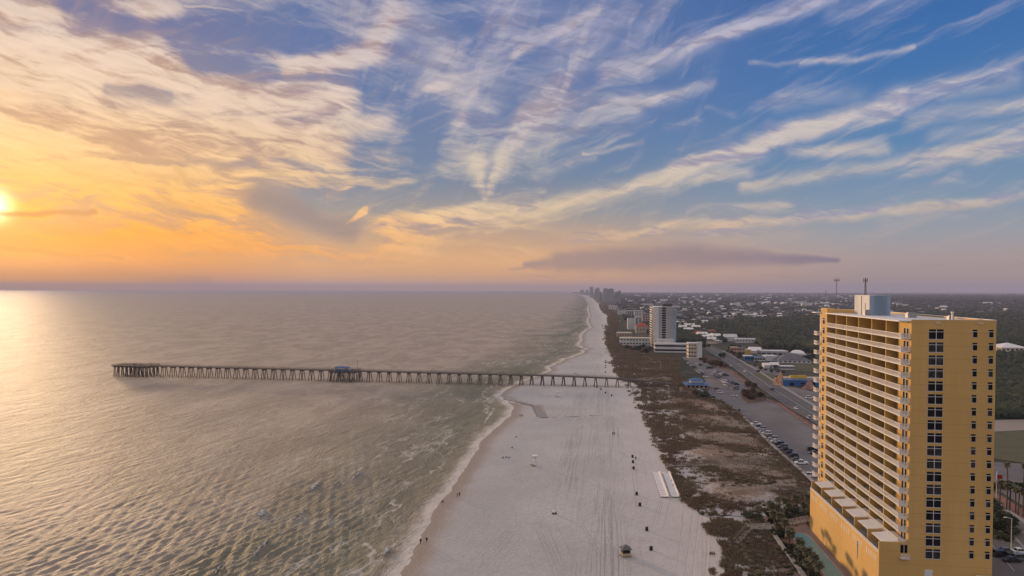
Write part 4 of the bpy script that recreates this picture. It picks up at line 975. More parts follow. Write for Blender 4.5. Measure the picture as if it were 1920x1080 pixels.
# two rows of white cabana loungers
def lounger_proto():
    t = empty('beach_lounger', (0, 0, 0), 0, None, 'lounger', 'white beach loungers set out in two rows')
    m = MB(); m.box(-1.45,1.35,-.92,.92,.32,.55); m.build('mattress', M['white'], t)
    m = MB(); m.add([(.75,-.9,.55),(1.4,-.9,.55),(1.4,.9,.55),(.75,.9,.55),(1.25,-.9,1.1),(1.4,-.9,1.1),(1.4,.9,1.1),(1.25,.9,1.1)],[(0,3,2,1),(4,5,6,7),(0,1,5,4),(1,2,6,5),(2,3,7,6),(3,0,4,7)]); m.build('backrest', M['white'], t)
    m = MB(); m.box(-1.4,1.3,-.88,.88,.22,.315)
    for x in (-1.3,1.15):
        for y in (-.8,.7): m.box(x,x+.1,y,y+.1,0,.22)
    m.build('frame', M['wood'], t); return t
lp = lounger_proto(); first = True
for r_, (xa, ya, xb, yb) in enumerate([(1231,889,1246,932),(1249.5,889,1266,932)]):
    a = at(xa, ya, .5); b = at(xb, yb, .5); side = ['left row, nearer the sea', 'right row, nearer the dunes'][r_]
    for i in range(14):
        o = lp if first else copy_tree(lp); first = False; q = a + (b - a) * (i / 13.); o.location = (q.x, q.y, .5); o.rotation_euler.z = COAST
        o['label'] = 'white beach lounger %s in the %s' % (['at the far end', 'second from the far end', 'third from the far end', 'fourth from the far end', 'fifth from the far end', 'sixth from the far end', 'seventh from the far end', 'seventh from the near end', 'sixth from the near end', 'fifth from the near end', 'fourth from the near end', 'third from the near end', 'second from the near end', 'at the near end'][i], side)

# ---------------------------------------------------------------- boardwalks, walls, pool deck
def walkway(name, pts_px, w, label, cat='boardwalk', z=1.25, rail=True, mat='wood', post=2.4, rail_mat='wood'):
    P = [at(x, y, .65) for x, y in pts_px]; o0 = P[0]; t = empty(name, (o0.x, o0.y, 0), 0, label, cat)
    Q = [p - Vector((o0.x, o0.y, 0)) for p in P]; m = MB(); rl = MB(); ps = MB()
    for a, b in zip(Q[:-1], Q[1:]):
        d = (b - a); d.z = 0; L = d.length; d.normalize(); nn = Vector((-d.y, d.x, 0)) * w / 2
        a = a.copy(); b = b + d * w * .2; a.z = b.z = z
        vs = [a - nn, b - nn, b + nn, a + nn]; m.add([v - Vector((0, 0, .2)) for v in vs] + vs, [(0,3,2,1),(4,5,6,7),(0,1,5,4),(1,2,6,5),(2,3,7,6),(3,0,4,7)])
        k = max(1, int(L / post))
        for s in (-1, 1):
            for i in range(k + 1):
                c = a + (b - a) * (i / k) + nn * s; ps.bar(c - Vector((0, 0, z - .5)), c + Vector((0, 0, 1.05 if rail else 0)), .07, 5)
            if rail:
                for h in (.4, .75, 1.05): rl.bar(a + nn * s + Vector((0, 0, h)), b + nn * s + Vector((0, 0, h)), .05, 4)
    m.build('deck', M[mat], t); ps.build('post', M[rail_mat], t)
    if rail: rl.build('railing', M[rail_mat], t)
    return t
walkway('boardwalk', [(1250,876),(1330,874),(1390,871),(1448,863)], 2.2, 'dark timber boardwalk crossing the dunes beyond the white loungers')
walkway('boardwalk', [(1376,932),(1420,926),(1460,919),(1525,926)], 2.2, 'timber boardwalk crossing the dunes just beyond the palms', z=1.3)
walkway('boardwalk', [(1382,1022),(1404,995)], 2.0, 'weathered ramp with rails coming down to the sand from the pool gate', z=1.35)
walkway('boardwalk', [(1404,997),(1444,994)], 2.0, 'short level boardwalk with white posts leading to the pool gate', z=1.45, rail_mat='white', post=1.8)
walkway('boardwalk', [(1133,680),(1163,680.5)], 1.6, 'thin dark walkover reaching onto the sand beyond the pier', z=.9)
def wall_line(name, px, h, th, mat, label, cat='wall', cap=None, z=.64):
    P = [at(x, y, .65) for x, y in px]; t = empty(name, (P[0].x, P[0].y, 0), 0, label, cat); m = MB(); c = MB()
    for a, b in zip(P[:-1], P[1:]):
        a = a - Vector((P[0].x, P[0].y, 0)); b = b - Vector((P[0].x, P[0].y, 0)); d = (b - a); d.z = 0; d.normalize(); nn = Vector((-d.y, d.x, 0)) * th / 2; b = b + d * th / 2
        for mb, e, z0, z1 in ((m, 1., z - .3, z + h), (c, 1.5, z + h + .002, z + h + .12)):
            vs = [a - nn * e, b - nn * e, b + nn * e, a + nn * e]
            mb.add([Vector((v.x, v.y, z0)) for v in vs] + [Vector((v.x, v.y, z1)) for v in vs], [(0,3,2,1),(4,5,6,7),(0,1,5,4),(1,2,6,5),(2,3,7,6),(3,0,4,7)])
    m.build('wall', M[mat], t); c.build('coping', M[cap or mat], t); return t
wall_line('retaining_wall', [(1442,996),(1472,1040),(1500,1078),(1540,1130)], 1.3, .8, 'concrete', 'pale concrete wall slanting between the dune scrub and the palms', cap='concrete')
wall_line('parking_wall', [(1394,783),(1420,808),(1444,833),(1465,853),(1497,880),(1536,917)], .7, 1.1, 'concrete', 'low concrete wall between the dunes and the row of parked cars')
def zone(name, px, z, mat): return poly_sheet(name, xy(px, z), z, mat)
M['paver'] = pm('brown pavers', (.25, .17, .13), .85, .2, .5, (.19, .15, .13), bump=.2, bscale=2)
M['lawn'] = pm('winter lawn', (.075, .085, .035), .95, .25, .08, (.11, .095, .05))
M['asphalt'] = pm('asphalt', (.125, .115, .112), .9, .12, .06, (.095, .09, .09), bump=.1, bscale=6)
M['old_asphalt'] = pm('worn asphalt', (.175, .16, .155), .9, .12, .05, (.125, .115, .115), bump=.1, bscale=6)
M['red_walk'] = pm('red brick walk', (.26, .13, .10), .9, .2, .3)
M['kerb'] = pm('kerb concrete', (.36, .33, .30), .9, .1, .3)
M['paint'] = pm('road paint', (.62, .60, .56), .7, .15, .6)
M['mulch'] = pm('brown mulch bed', (.12, .075, .05), .95, .25, .4)
def local_zone(name, x0, x1, y0, y1, z, mat):
    c, s = math.cos(COAST), math.sin(COAST); pts = [(92.4 + x * c - y * s, 157.7 + x * s + y * c) for x, y in ((x0,y0),(x1,y0),(x1,y1),(x0,y1))]
    return poly_sheet(name, pts, z, mat)
local_zone('pool_deck', -24, -6.3, -12, 62, .93, M['paver'])
# pool: a coping ring and the water inside it
def build_pool():
    t = empty('swimming_pool', (92.4, 157.7, 0), COAST, 'long turquoise swimming pool beside the yellow podium wall', 'pool')
    out = [(-14.2, -11), (-9.6, -11), (-8.7, 8), (-8.8, 44), (-9.6, 46.6), (-11.6, 47.4), (-13.6, 46), (-14.0, 36), (-12.6, 30), (-12.9, 18), (-14.2, 6)]
    m = MB(); m.add([(x, y, .97) for x, y in out], [tuple(range(len(out)))]); m.build('water', M['pool'], t)
    m = MB(); cx, cy = -11.5, 18
    inn = []; 
    for x, y in out: inn.append((x, y))
    ex = [(x + (.45 if x > cx else -.45), y + (.45 if y > 40 else (-.45 if y < -10 else 0))) for x, y in out]; n = len(out)
    m.add([(x, y, 1.04) for x, y in inn] + [(x, y, 1.04) for x, y in ex] + [(x, y, .90) for x, y in inn] + [(x, y, .90) for x, y in ex],
          [(i, (i + 1) % n, n + (i + 1) % n, n + i) for i in range(n)] + [(i, 2 * n + i, 2 * n + (i + 1) % n, (i + 1) % n) for i in range(n)] + [(n + i, n + (i + 1) % n, 3 * n + (i + 1) % n, 3 * n + i) for i in range(n)])
    m.build('coping', M['kerb'], t)
M['pool'] = pm('pool water', (.12, .29, .29), .35, .08, .2, (.10, .25, .26), spec=.3)
build_pool()
wall_line('pool_fence', [(1444,991),(1470,984),(1484,986)], .9, .12, 'white', 'short white fence closing the pool deck beside the gate')
walkway('pool_walk', [(1484,985),(1518,978)], 2.0, 'timber walk with white posts on the far side of the pool deck', z=1.2, rail_mat='white', post=1.5)
# green roofed annex at the foot of the tower
t = empty('annex', (92.4, 157.7, 0), COAST, 'dark green roofed annex with white edge at the foot of the tower', 'building')
m = MB(); m.box(15, 34, -10, -1, .5, 9.3); m.build('wall', M['yellow'], t)
m = MB(); m.add([(14.2,-1.2,9.6),(35,-1.2,9.6),(35,-12,8.2),(17,-12,8.2),(14.2,-1.2,9.35),(35,-1.2,9.35),(35,-12,7.95),(17,-12,7.95)],[(0,3,2,1),(4,5,6,7),(0,1,5,4),(1,2,6,5),(2,3,7,6),(3,0,4,7)]); m.build('roof', M['green_roof'], t)
m = MB(); m.bar((14.2,-1.2,9.62),(17,-12,8.22),.12); m.bar((14.2,-1.15,9.62),(35,-1.15,9.62),.09); m.build('roof_edge', M['white'], t)

# foam thrown up where single crests break
def foam_strip(px0, py0, px1, py1, w, seed, m):
    a = at(px0, py0, .0); b = at(px1, py1, .0); d = (b - a); L = d.length; d.normalize(); nn = Vector((-d.y, d.x, 0)); n = max(6, int(L / .6)); rg = random.Random(seed); vs = []; fs = []; K = 7
    for i in range(n + 1):
        t_ = i / n; ww = w * math.sin(math.pi * min(max(t_, .04), .96)) ** .6 * max(.15, .75 + .9 * mnoise.noise(Vector((i * .45, seed * 3.3, 2))))
        for k in range(K):
            s = k / (K - 1) - .5; q = a + d * (L * t_) + nn * (s * ww + 1.1 * mnoise.noise(Vector((i * .35, seed, 0))) + .5 * mnoise.noise(Vector((i * .9, seed, k * .5)))); vs.append((q.x, q.y, .12 + .75 * math.exp(-((s + .22) / .25) ** 2) * ww / w * (1 + .5 * mnoise.noise(Vector((i * .9, k * 1.3, seed))))))
    for i in range(n):
        for k in range(K - 1): fs.append((i * K + k, (i + 1) * K + k, (i + 1) * K + k + 1, i * K + k + 1))
    m.add(vs, fs)
m = MB()
for j, (x0, y0, x1, y1, w) in enumerate([(579,921,600,903,2.6),(487,972,494,955,2.2),(548,976,574,957,1.0),(470,1048,505,1010,1.1),(720,1042,728,1024,1.6),(654,905,680,882,.9),(400,1078,420,1058,.9),(624,912,636,903,.8)]): foam_strip(x0, y0, x1, y1, w, j, m)
tag(m.build('breaking_foam', pm('sea foam', (.46, .47, .50), .9, .12, 1.5, (.22, .23, .22), bump=.5, bscale=3), None, True), kind='stuff')
# ---------------------------------------------------------------- roads and lots
zone('parking_lot', [(1278,670),(1300,668),(1340,682),(1372,693),(1398,713),(1432,745),(1470,764),(1530,803),(1620,870),(1660,960),(1560,935),(1498,878),(1445,832),(1396,782),(1352,752),(1322,744),(1330,728),(1318,705),(1298,688)], .78, M['old_asphalt'])
def road(name, px, wpx, z, mat):
    """px: centre line; wpx: width in metres"""
    P = [at(x, y, z) for x, y in px]; return ribbon([(p.x, p.y) for p in P], wpx, z, name, mat)
ROADC = [(1972,1080),(1895,1000),(1790,925),(1690,865),(1590,812),(1505,764),(1450,729),(1405,697),(1372,676),(1340,657),(1310,643),(1280,630),(1255,617),(1230,603),(1200,587),(1180,574)]
road('road', ROADC, [17, 17, 17, 17, 17, 17, 18, 18, 18, 18, 18, 18, 18, 20, 22, 26], .84, M['asphalt'])
_rp = [at(x, y, .86) for x, y in ROADC]
def offset_line(P, off):
    out = []
    for i, p in enumerate(P):
        d = P[min(i + 1, len(P) - 1)] - P[max(i - 1, 0)]; d.z = 0; d.normalize(); out.append((p.x + d.y * off, p.y - d.x * off))
    return out
def dashes(line, w, z, mat, dash=3., gap=9., maxd=900):
    m = MB(); 
    for a, b in zip(line[:-1], line[1:]):
        a = Vector(a); b = Vector(b); L = (b - a).length; d = (b - a) / L; nn = Vector((-d.y, d.x)) * w / 2; s = 0
        while s < L and (a + d * s).length < maxd:
            p = a + d * s; q = a + d * min(s + dash, L); m.add([(*(p - nn), z), (*(q - nn), z), (*(q + nn), z), (*(p + nn), z)], [(0,1,2,3)]); s += dash + gap
    return m
m = dashes(offset_line(_rp, -4.2), .16, .90, None); m2 = dashes(offset_line(_rp, 4.2), .16, .90, None); m.add(m2.v, m2.f)
m3 = dashes(offset_line(_rp, -.25), .14, .90, None, 40, .01); m.add(m3.v, m3.f); m3 = dashes(offset_line(_rp, .25), .14, .90, None, 40, .01); m.add(m3.v, m3.f)
for o_ in (-8.1, 8.1): m3 = dashes(offset_line(_rp, o_), .14, .90, None, 40, .01); m.add(m3.v, m3.f)
tag(m.build('road_markings', M['paint']), kind='structure')
ribbon(offset_line(_rp, 9.4)[:10], 1.8, .96, 'pavement', M['kerb'])
# planted strip with a red walk between the lot and the road
MED = [(1344,687),(1369,695),(1397,715),(1433,747),(1462,757),(1500,783),(1530,802),(1600,850)]
road('planting_strip', MED, [3, 4, 5, 4.5, 4.5, 4.5, 4.5, 4.5], .92, M['red_walk'])
road('planting_bed', [(x + 3, y - 1) for x, y in MED], 1.6, .98, M['mulch'])
zone('lot_island', [(1388,735),(1408,726),(1432,733),(1440,745),(1432,752),(1404,756),(1392,748)], .93, M['mulch'])
zone('side_lot', [(1462,722),(1490,726),(1532,736),(1560,745),(1560,800),(1532,790),(1500,762),(1478,745)], .81, M['old_asphalt'])
road('side_kerb', [(1455,727),(1475,727),(1490,736),(1497,743),(1518,756)], .7, .93, M['kerb'])
zone('back_lot', [(1376,690),(1400,682),(1440,692),(1470,700),(1450,706),(1412,700)], .80, M['old_asphalt'])
zone('lawn', [(1411,700),(1432,699),(1452,702),(1456,712),(1440,714),(1420,707)], .88, M['lawn'])
zone('lawn', [(1490,681),(1540,682),(1560,700),(1490,696),(1486,690)], .80, M['lawn'])
zone('front_lot', [(1322,664),(1345,672),(1368,690),(1344,688),(1318,676)], .89, M['mulch'])
zone('rear_field', [(1720,775),(1930,797),(2450,810),(2450,880),(1930,870),(1800,850)], .80, M['lawn'])
zone('sand_lot', [(1780,790),(1930,786),(2450,800),(2450,818),(1930,806),(1800,812)], .86, beach.data.materials[0])
zone('rear_lot', [(1790,862),(1960,872),(2450,885),(2450,1050),(2020,1010),(1880,925),(1830,895)], .80, M['old_asphalt'])
zone('rear_verge', [(1850,918),(1880,930),(1960,985),(1960,1000),(1880,950),(1850,940)], .92, M['red_walk'])
zone('forecourt', [(1850,1000),(1930,1040),(2010,1110),(1860,1130)], .80, M['asphalt'])
# painted bay lines by the parked row
m = MB(); a = at(1405, 790, .83); b = at(1530, 890, .83); d = (b - a); L = d.length; d.normalize(); nn = Vector((-d.y, d.x, 0)); nn = nn if nn.x > 0 else -nn; s = 0
while s < L:
    for off in (0., 22.): p = a + d * s + nn * off; q = p + nn * 4.8; w = d * .07; m.add([p - w, q - w, q + w, p + w], [(0,1,2,3)])
    s += 2.75
tag(m.build('bay_markings', M['paint']), kind='structure')

# ---------------------------------------------------------------- cars
def car_proto(kind):
    L, W2, hb, hr = {'saloon': (4.6, .9, .88, 1.42), 'suv': (4.8, .95, 1.02, 1.75), 'pickup': (5.6, .98, 1.05, 1.80)}[kind]
    t = empty('parked_car', (0, 0, 0), 0, None, 'car')
    h = L / 2; z0 = .28
    prof = [(-h, z0 + .12), (-h + .08, hb - .15), (-h + .25, hb), (h - 1.15, hb), (h - .25, hb - .18), (h - .02, hb - .38), (h, z0 + .1), (h - .3, z0), (-h + .3, z0)]
    m = MB(); n = len(prof)
    def loft(pr, w_lo, w_hi, zl, zh):
        vs = []
        for s in (-1, 1):
            for x, z in pr: k = (z - zl) / (zh - zl); vs.append((x, s * (w_lo + (w_hi - w_lo) * k), z))
        n = len(pr); m_ = MB(); m_.add(vs, [tuple(range(n)), tuple(range(2 * n - 1, n - 1, -1))] + [(i, n + i, n + (i + 1) % n, (i + 1) % n) for i in range(n)]); return m_
    body = loft(prof, W2, W2 - .06, z0, hb).mesh('body'); 
    if kind == 'saloon': cab = [(-h + .75, hb), (-h + 1.35, hr), (.35, hr), (1.25, hb)]
    elif kind == 'suv': cab = [(-h + .15, hb), (-h + .45, hr), (.45, hr), (1.3, hb)]
    else: cab = [(-.75, hb), (-.6, hr), (.75, hr), (1.45, hb)]
    g = loft(cab, W2 - .09, W2 - .28, hb, hr).mesh('cabin_glass', M['dark_glass'])
    ro = MB(); x0, x1 = cab[1][0] - .06, cab[2][0] + .1; ro.box(x0, x1, -(W2 - .27), W2 - .27, hr - .02, hr + .05)
    for x, xx in ((cab[0][0], cab[1][0]), (cab[3][0], cab[2][0]), ((cab[1][0] + cab[2][0]) / 2,) * 2):
        for s in (-1, 1): ro.bar((x, s * (W2 - .085), hb), (xx, s * (W2 - .27), hr), .045, 4)
    if kind == 'pickup': ro.box(-h + .3, -.85, -W2 + .1, W2 - .1, hb + .001, hb + .004)
    rf = ro.mesh('roof')
    w = MB(); w.bar((0, -.11, 0), (0, .11, 0), .34, 12); wh = w.mesh('wheel', M['rubber'])
    hl = MB(); hl.box(-.05, .03, -.17, .17, -.07, .07); hlm = hl.mesh('headlight', M['steel']); tl = hl.mesh('tail_light', M['car_red'])
    return body, g, rf, wh, hlm, tl, L, W2, hb
CP = {k: car_proto(k) for k in ('saloon', 'suv', 'pickup')}
for o in [o for o in bpy.data.objects if o.name.startswith('parked_car')]: bpy.data.objects.remove(o)
CARM = {}
def car(x, y, rz, colour, kind, label, group, z=.80, name='parked_car'):
    body, g, rf, wh, hl, tl, L, W2, hb = CP[kind]; t = empty(name, (x, y, z), rz, label, 'car' if kind != 'pickup' else 'pickup', group)
    for nm, me in (('body', body), ('roof', rf)):
        if (kind, nm, colour) not in CARM: c = me.copy(); c.materials.clear(); c.materials.append(M['car_' + colour]); CARM[(kind, nm, colour)] = c
        o = bpy.data.objects.new(nm, CARM[(kind, nm, colour)]); COL.objects.link(o); o.parent = t
    o = bpy.data.objects.new('cabin_glass', g); COL.objects.link(o); o.parent = t
    for sx in (-1, 1):
        for sy in (-1, 1):
            o = bpy.data.objects.new('wheel', wh); COL.objects.link(o); o.parent = t; o.location = (sx * (L / 2 - .85), sy * (W2 - .1), .34)
            o = bpy.data.objects.new('headlight' if sx > 0 else 'tail_light', hl if sx > 0 else tl); COL.objects.link(o); o.parent = t; o.location = (sx * (L / 2 - .03), sy * (W2 - .25), hb - .3)
    return t
ORD = ['first', 'second', 'third', 'fourth', 'fifth', 'sixth', 'seventh', 'eighth', 'ninth', 'tenth', 'eleventh', 'twelfth', 'thirteenth', 'fourteenth', 'fifteenth', 'sixteenth']
def art(c): return c
KN = {'saloon': 'saloon', 'suv': 'tall estate', 'pickup': 'pickup'}
ROW = [('white','pickup'),('black','saloon'),('silver','suv'),('silver','saloon'),('white','suv'),('grey','saloon'),('silver','suv'),('white','saloon'),('black','suv'),('grey','suv'),('black','pickup'),('navy','saloon'),('black','suv'),('grey','saloon'),('white','pickup')]
a = at(1418, 797, .8); b = at(1502, 870, .8)
for i, (c, k) in enumerate(ROW):
    q = a + (b - a) * (i / (len(ROW) - 1)); car(q.x + rgp.uniform(-.25, .25), q.y, COAST + rgp.choice([0, math.pi]) + rgp.uniform(-.03, .03), c, k, '%s %s, %s from the far end of the long row by the dune wall' % (c, KN[k], ORD[i]), 'cars parked in the long row by the dune wall')
for px, py, c, k, rz, lab in [(1522,894,'white','suv',0,'white tall estate parked by itself at the near corner of the lot'), (1523,845,'black','suv',0,'black tall estate standing out in the lot beside the tower balconies'), (1526,851,'grey','saloon',0,'grey saloon half hidden beside the tower balconies'),
        (1377,743,'white','saloon',-.6,'white saloon driving alone through the parking lot'), (1351,737,'white','suv',0,'white tall estate at the near end of the short row in the lot centre'), (1348,734,'silver','saloon',0,'silver saloon in the middle of the short row in the lot centre'), (1345,731,'grey','suv',0,'grey tall estate at the far end of the short row in the lot centre'),
        (1344,750,'white','pickup',0,'white pickup parked just before the small palm at the dune edge'),
        (1518,747,'white','suv',0,'white tall estate parked in the lot before the blue building'), (1405,704,'silver','suv',-.2,'silver tall estate turning off the main road by the lawn'), (1331,691,'black','pickup',.2,'black pickup crossing the far end of the lot'), (1338,689,'grey','saloon',.2,'grey saloon crossing the far end of the lot behind a black pickup')]:
    q = at(px, py, .8); car(q.x, q.y, COAST + rz, c, k, lab, None)
for i in range(14):
    q = at(1287, 678, .8) + (at(1324, 707, .8) - at(1287, 678, .8)) * (i / 13.); c = rgp.choice(['white', 'white', 'silver', 'navy', 'black', 'grey', 'white', 'blue']); k = rgp.choice(['saloon', 'suv', 'suv'])
    car(q.x, q.y, COAST + .1, c, k, '%s %s, %s from the far end of the dune-side row in the far lot' % (c, KN[k], ORD[i]), 'cars along the dune side of the far lot')
for r_, (xa, ya, xb, yb, n, nm) in enumerate([(1340,703,1357,712,9,'upper middle row of the far lot'), (1361,716,1381,722,8,'middle row nearest the planted strip'), (1369,727,1394,729,9,'row before the brown shrub island'), (1344,697,1361,705,8,'far middle row of the far lot'), (1343,707,1362,718,9,'near middle row of the far lot'), (1307,732,1343,748,12,'slanting row nearest the pavilion'), (1362,722,1380,731,7,'lower middle row beside the lane'), (1309,683,1328,691,8,'row along the upper kerb of the far lot')]):
    a = at(xa, ya, .8); b = at(xb, yb, .8); n = max(3, min(n, int((b - a).length / 2.8)))
    for i in range(n):
        q = a + (b - a) * (i / (n - 1)); c = rgp.choice(['white', 'white', 'silver', 'grey', 'black', 'tan', 'blue']); k = rgp.choice(['saloon', 'suv', 'suv', 'pickup'])
        car(q.x, q.y, COAST + math.pi / 2 * (r_ == 2) + .1, c, k, '%s %s, %s in the %s' % (c, KN[k], ORD[i], nm), 'cars in the ' + nm)
RA = math.pi / 2 + COAST
for px, py, c, k, lab in [(1493,767,'white','saloon','white saloon driving on the main road beyond the red strip'), (1517,785,'silver','suv','silver tall estate driving on the main road next to the tower'), (1397,698,'white','suv','white tall estate on the main road at the lawn corner'), (1370,687,'white','saloon','white saloon on the main road by the brown shrubs'), (1347,667,'silver','saloon','silver saloon on the main road beside the cream block'), (1448,731,'navy','saloon','dark blue saloon on the main road before the blue building')]:
    q = at(px, py, .86); car(q.x, q.y, RA, c, k, lab, None, .86, 'car')
for px, py, c, k, lab in [(1878,1043,'black','suv','black tall estate behind the tower, closest to its corner'), (1897,1053,'black','saloon','black saloon before the green roof behind the tower'), (1914,1050,'grey','suv','grey tall estate at the frame edge behind the tower'), (1886,1036,'grey','saloon','grey saloon beyond the black ones behind the tower'), (1912,1037,'white','saloon','white saloon in the lot behind the tower')]:
    q = at(px, py, .82); car(q.x, q.y, COAST + .15, c, k, lab, None, .82)

# ---------------------------------------------------------------- buildings placed by their front edge in the photograph
def bld(px0, px1, pyb, pyt, depth, label, wall='white_wall', roof='pale_roof', kind='flat', win=None, name='building', cat='building', over=.5, rise=None, rot=0., group=None, storeys=None, glass='dark_glass', z=.6):
    pa = at(px0, pyb, z); pb = at(px1, pyb, z); w = (pb - pa).length; c = (pa + pb) / 2; h = max(2.6, atY((px0 + px1) / 2, pyt, c.y).z - z)
    t = empty(name, (c.x, c.y, z), COAST + rot, label, cat, group); x0, x1 = -w / 2, w / 2
    m = MB(); m.box(x0, x1, 0, depth, 0, h); m.build('wall', M[wall], t)
    r = MB()
    if kind == 'flat': r.box(x0 - .15, x1 + .15, -.15, depth + .15, h, h + .35)
    elif kind == 'hip': r.hip(x0, x1, 0, depth, h, h + (rise or min(w, depth) * .28), over)
    elif kind == 'gable': r.gable(x0, x1, 0, depth, h, h + (rise or depth * .25), over)
    elif kind == 'dome':
        vs = []; fs = []; n, k = 20, 6
        for j in range(k + 1):
            for i in range(n): e = j / k * 1.5; vs.append((math.cos(i * .31416) * (w / 2 + .4) * math.cos(e), depth / 2 + math.sin(i * .31416) * depth * .52 * math.cos(e), h + math.sin(e) * w * .27))
        for j in range(k):
            for i in range(n): fs.append((j * n + i, j * n + (i + 1) % n, (j + 1) * n + (i + 1) % n, (j + 1) * n + i))
        r.add(vs, fs)
    r.build('roof', M[roof], t)
    if win:
        nx, nz, ww, wh = win
        for j in range(nz):
            for i in range(nx):
                xc = x0 + (i + .5) * w / nx; zc = h * (j + .55) / nz; f = MB(); f.box(xc - ww / 2, xc + ww / 2, -.06, .02, zc - wh / 2, zc + wh / 2); f.build('window', M[glass], t)
        ny = max(1, int(depth / (w / nx)))
        for j in range(nz):
            for i in range(min(ny, 8)):
                yc = (i + .5) * depth / min(ny, 8); zc = h * (j + .55) / nz; f = MB(); f.box(x0 - .06, x0 + .02, yc - ww / 2, yc + ww / 2, zc - wh / 2, zc + wh / 2); f.build('window', M[glass], t)
    return t, w, h, depth
# pavilion with two-tier blue roof
t, w, h, d = bld(1288, 1327, 729, 722, 15, 'tan pavilion with two-tier blue metal roof between the dunes and the parking lot', 'tan', 'blue_roof', 'hip', (5, 1, 1.6, 1.5), 'pavilion', 'pavilion', 1.6, 2.0)
m = MB(); m.box(-4.5, 4.5, 4, 11, h + .6, h + 2.6); m.build('upper_wall', M['white'], t); m = MB(); m.hip(-4.5, 4.5, 4, 11, h + 2.6, h + 4.6, 1.0); m.build('upper_roof', M['blue_roof'], t)
# pale hotel tower in the middle distance
t, w, h, d = bld(1227, 1262, 655, 575.5, 34, 'slender pale hotel tower with one dark window column, standing on a white podium', 'grey_wall', 'white', 'flat', None, 'hotel_tower', 'tower')
for k in range(13): m = MB(); m.box(-w*.10, w*.10, -.08, .03, 14 + k * 2.95, 16.1 + k * 2.95); m.build('window', M['dark_glass'], t)
m = MB(); m.box(w/2 + .001, w/2 + 3.4, 1.5, 30, 0, h - 3); m.build('side_wing', M['sky_paint'], t)
m = MB(); m.box(-w/2 - .1, -w*.28, -.14, -.001, 0, h); m.build('wall_band', M['white_wall'], t)
for k in range(17):
    z = 3 + k * 3.0
    if z < h - 1: m = MB(); m.box(-w/2 - 3.2, -w/2, 1, 33, z, z + .22); m.box(-w/2 - 3.2, -w/2 - 3.1, 1, 33, z + .22, z + 1.2); m.build('balcony', M['white'] if k > 4 else M['cream'], t)
m = MB(); m.box(-w*.05, w*.45, 6, 22, h + .35, h + 3.4); m.build('roof_house', M['asphalt_roof'], t)
m = MB(); m.box(-w*.38, w*.5, -9, -.15, 0, 13); m.build('podium', M['white_wall'], t)
bld(1229, 1289, 661, 645, 16, 'long white two-storey wing with dark window bands at the foot of the hotel tower', 'white_wall', 'pale_roof', 'flat', (9, 2, 4.2, 2.1), 'hotel_wing', 'building')
t, w, h, d = bld(1291, 1315, 672, 644, 15, 'cream four-storey apartment block with small balconies beside the main road', 'cream', 'pale_roof', 'flat', (5, 4, 1.5, 1.5), 'apartment_block', 'building')
m = MB(); m.box(w*.15, w*.5 + .3, -1.2, -.07, 0, h + 2.2); m.build('stair_tower', M['white_wall'], t)
for k in range(4): m = MB(); m.box(-w/2, w*.14, -1.5, -.07, k * h / 4 + .1, k * h / 4 + .3); m.box(-w/2, w*.14, -1.5, -1.42, k * h / 4 + .3, k * h / 4 + 1.3); m.build('balcony', M['cream'], t)
bld(1163, 1220, 648, 634, 14, 'long low pale motel with a cream roof edge facing the dunes', 'white_wall', 'cream', 'flat', (10, 2, 2.4, 1.7), 'motel', 'motel', glass='grey_glass')
bld(1157, 1184, 633, 624, 16, 'low pale motel wing behind the long motel', 'tan', 'cream', 'flat', (6, 1, 2.2, 1.5), 'motel', 'motel')
bld(1193, 1216, 625, 612, 16, 'building with red hipped roof behind the motel', 'tan', 'red_roof', 'hip', (4, 1, 2, 2), rise=6)
bld(1177, 1190, 618, 597, 22, 'pale square block with blank front near the red roof', 'white_wall', 'grey_roof', 'flat', None, 'apartment_block', 'building')
bld(1191, 1203, 620, 595, 20, 'pale blue-grey block with dark stair column near the red roof', 'grey_wall', 'pale_roof', 'flat', (2, 7, 2.2, 1.8), 'apartment_block', 'building')
bld(1176, 1188, 594, 583, 30, 'grey hotel block rising behind the blank square block', 'grey_wall', 'pale_roof', 'flat', (3, 5, 3, 2), 'hotel_block', 'building')
bld(1190, 1206, 597, 583, 26, 'pale wide hotel block behind the stair column block', 'white_wall', 'pale_roof', 'flat', (4, 5, 3, 2), 'hotel_block', 'building')
bld(1205, 1219, 607, 588, 24, 'brownish mid-rise block just left of the hotel tower', 'tan', 'grey_roof', 'flat', (3, 6, 3, 1.8), 'hotel_block', 'building')
bld(1159, 1174, 590, 581, 30, 'low white seafront block with grey roof beside the far dunes', 'white_wall', 'grey_roof', 'flat', (4, 3, 3, 2), 'hotel_block', 'building')
bld(1142, 1158, 581, 574, 40, 'white seafront block at the far end of the dunes', 'white_wall', 'pale_roof', 'flat', (4, 3, 4, 2), 'hotel_block', 'building')
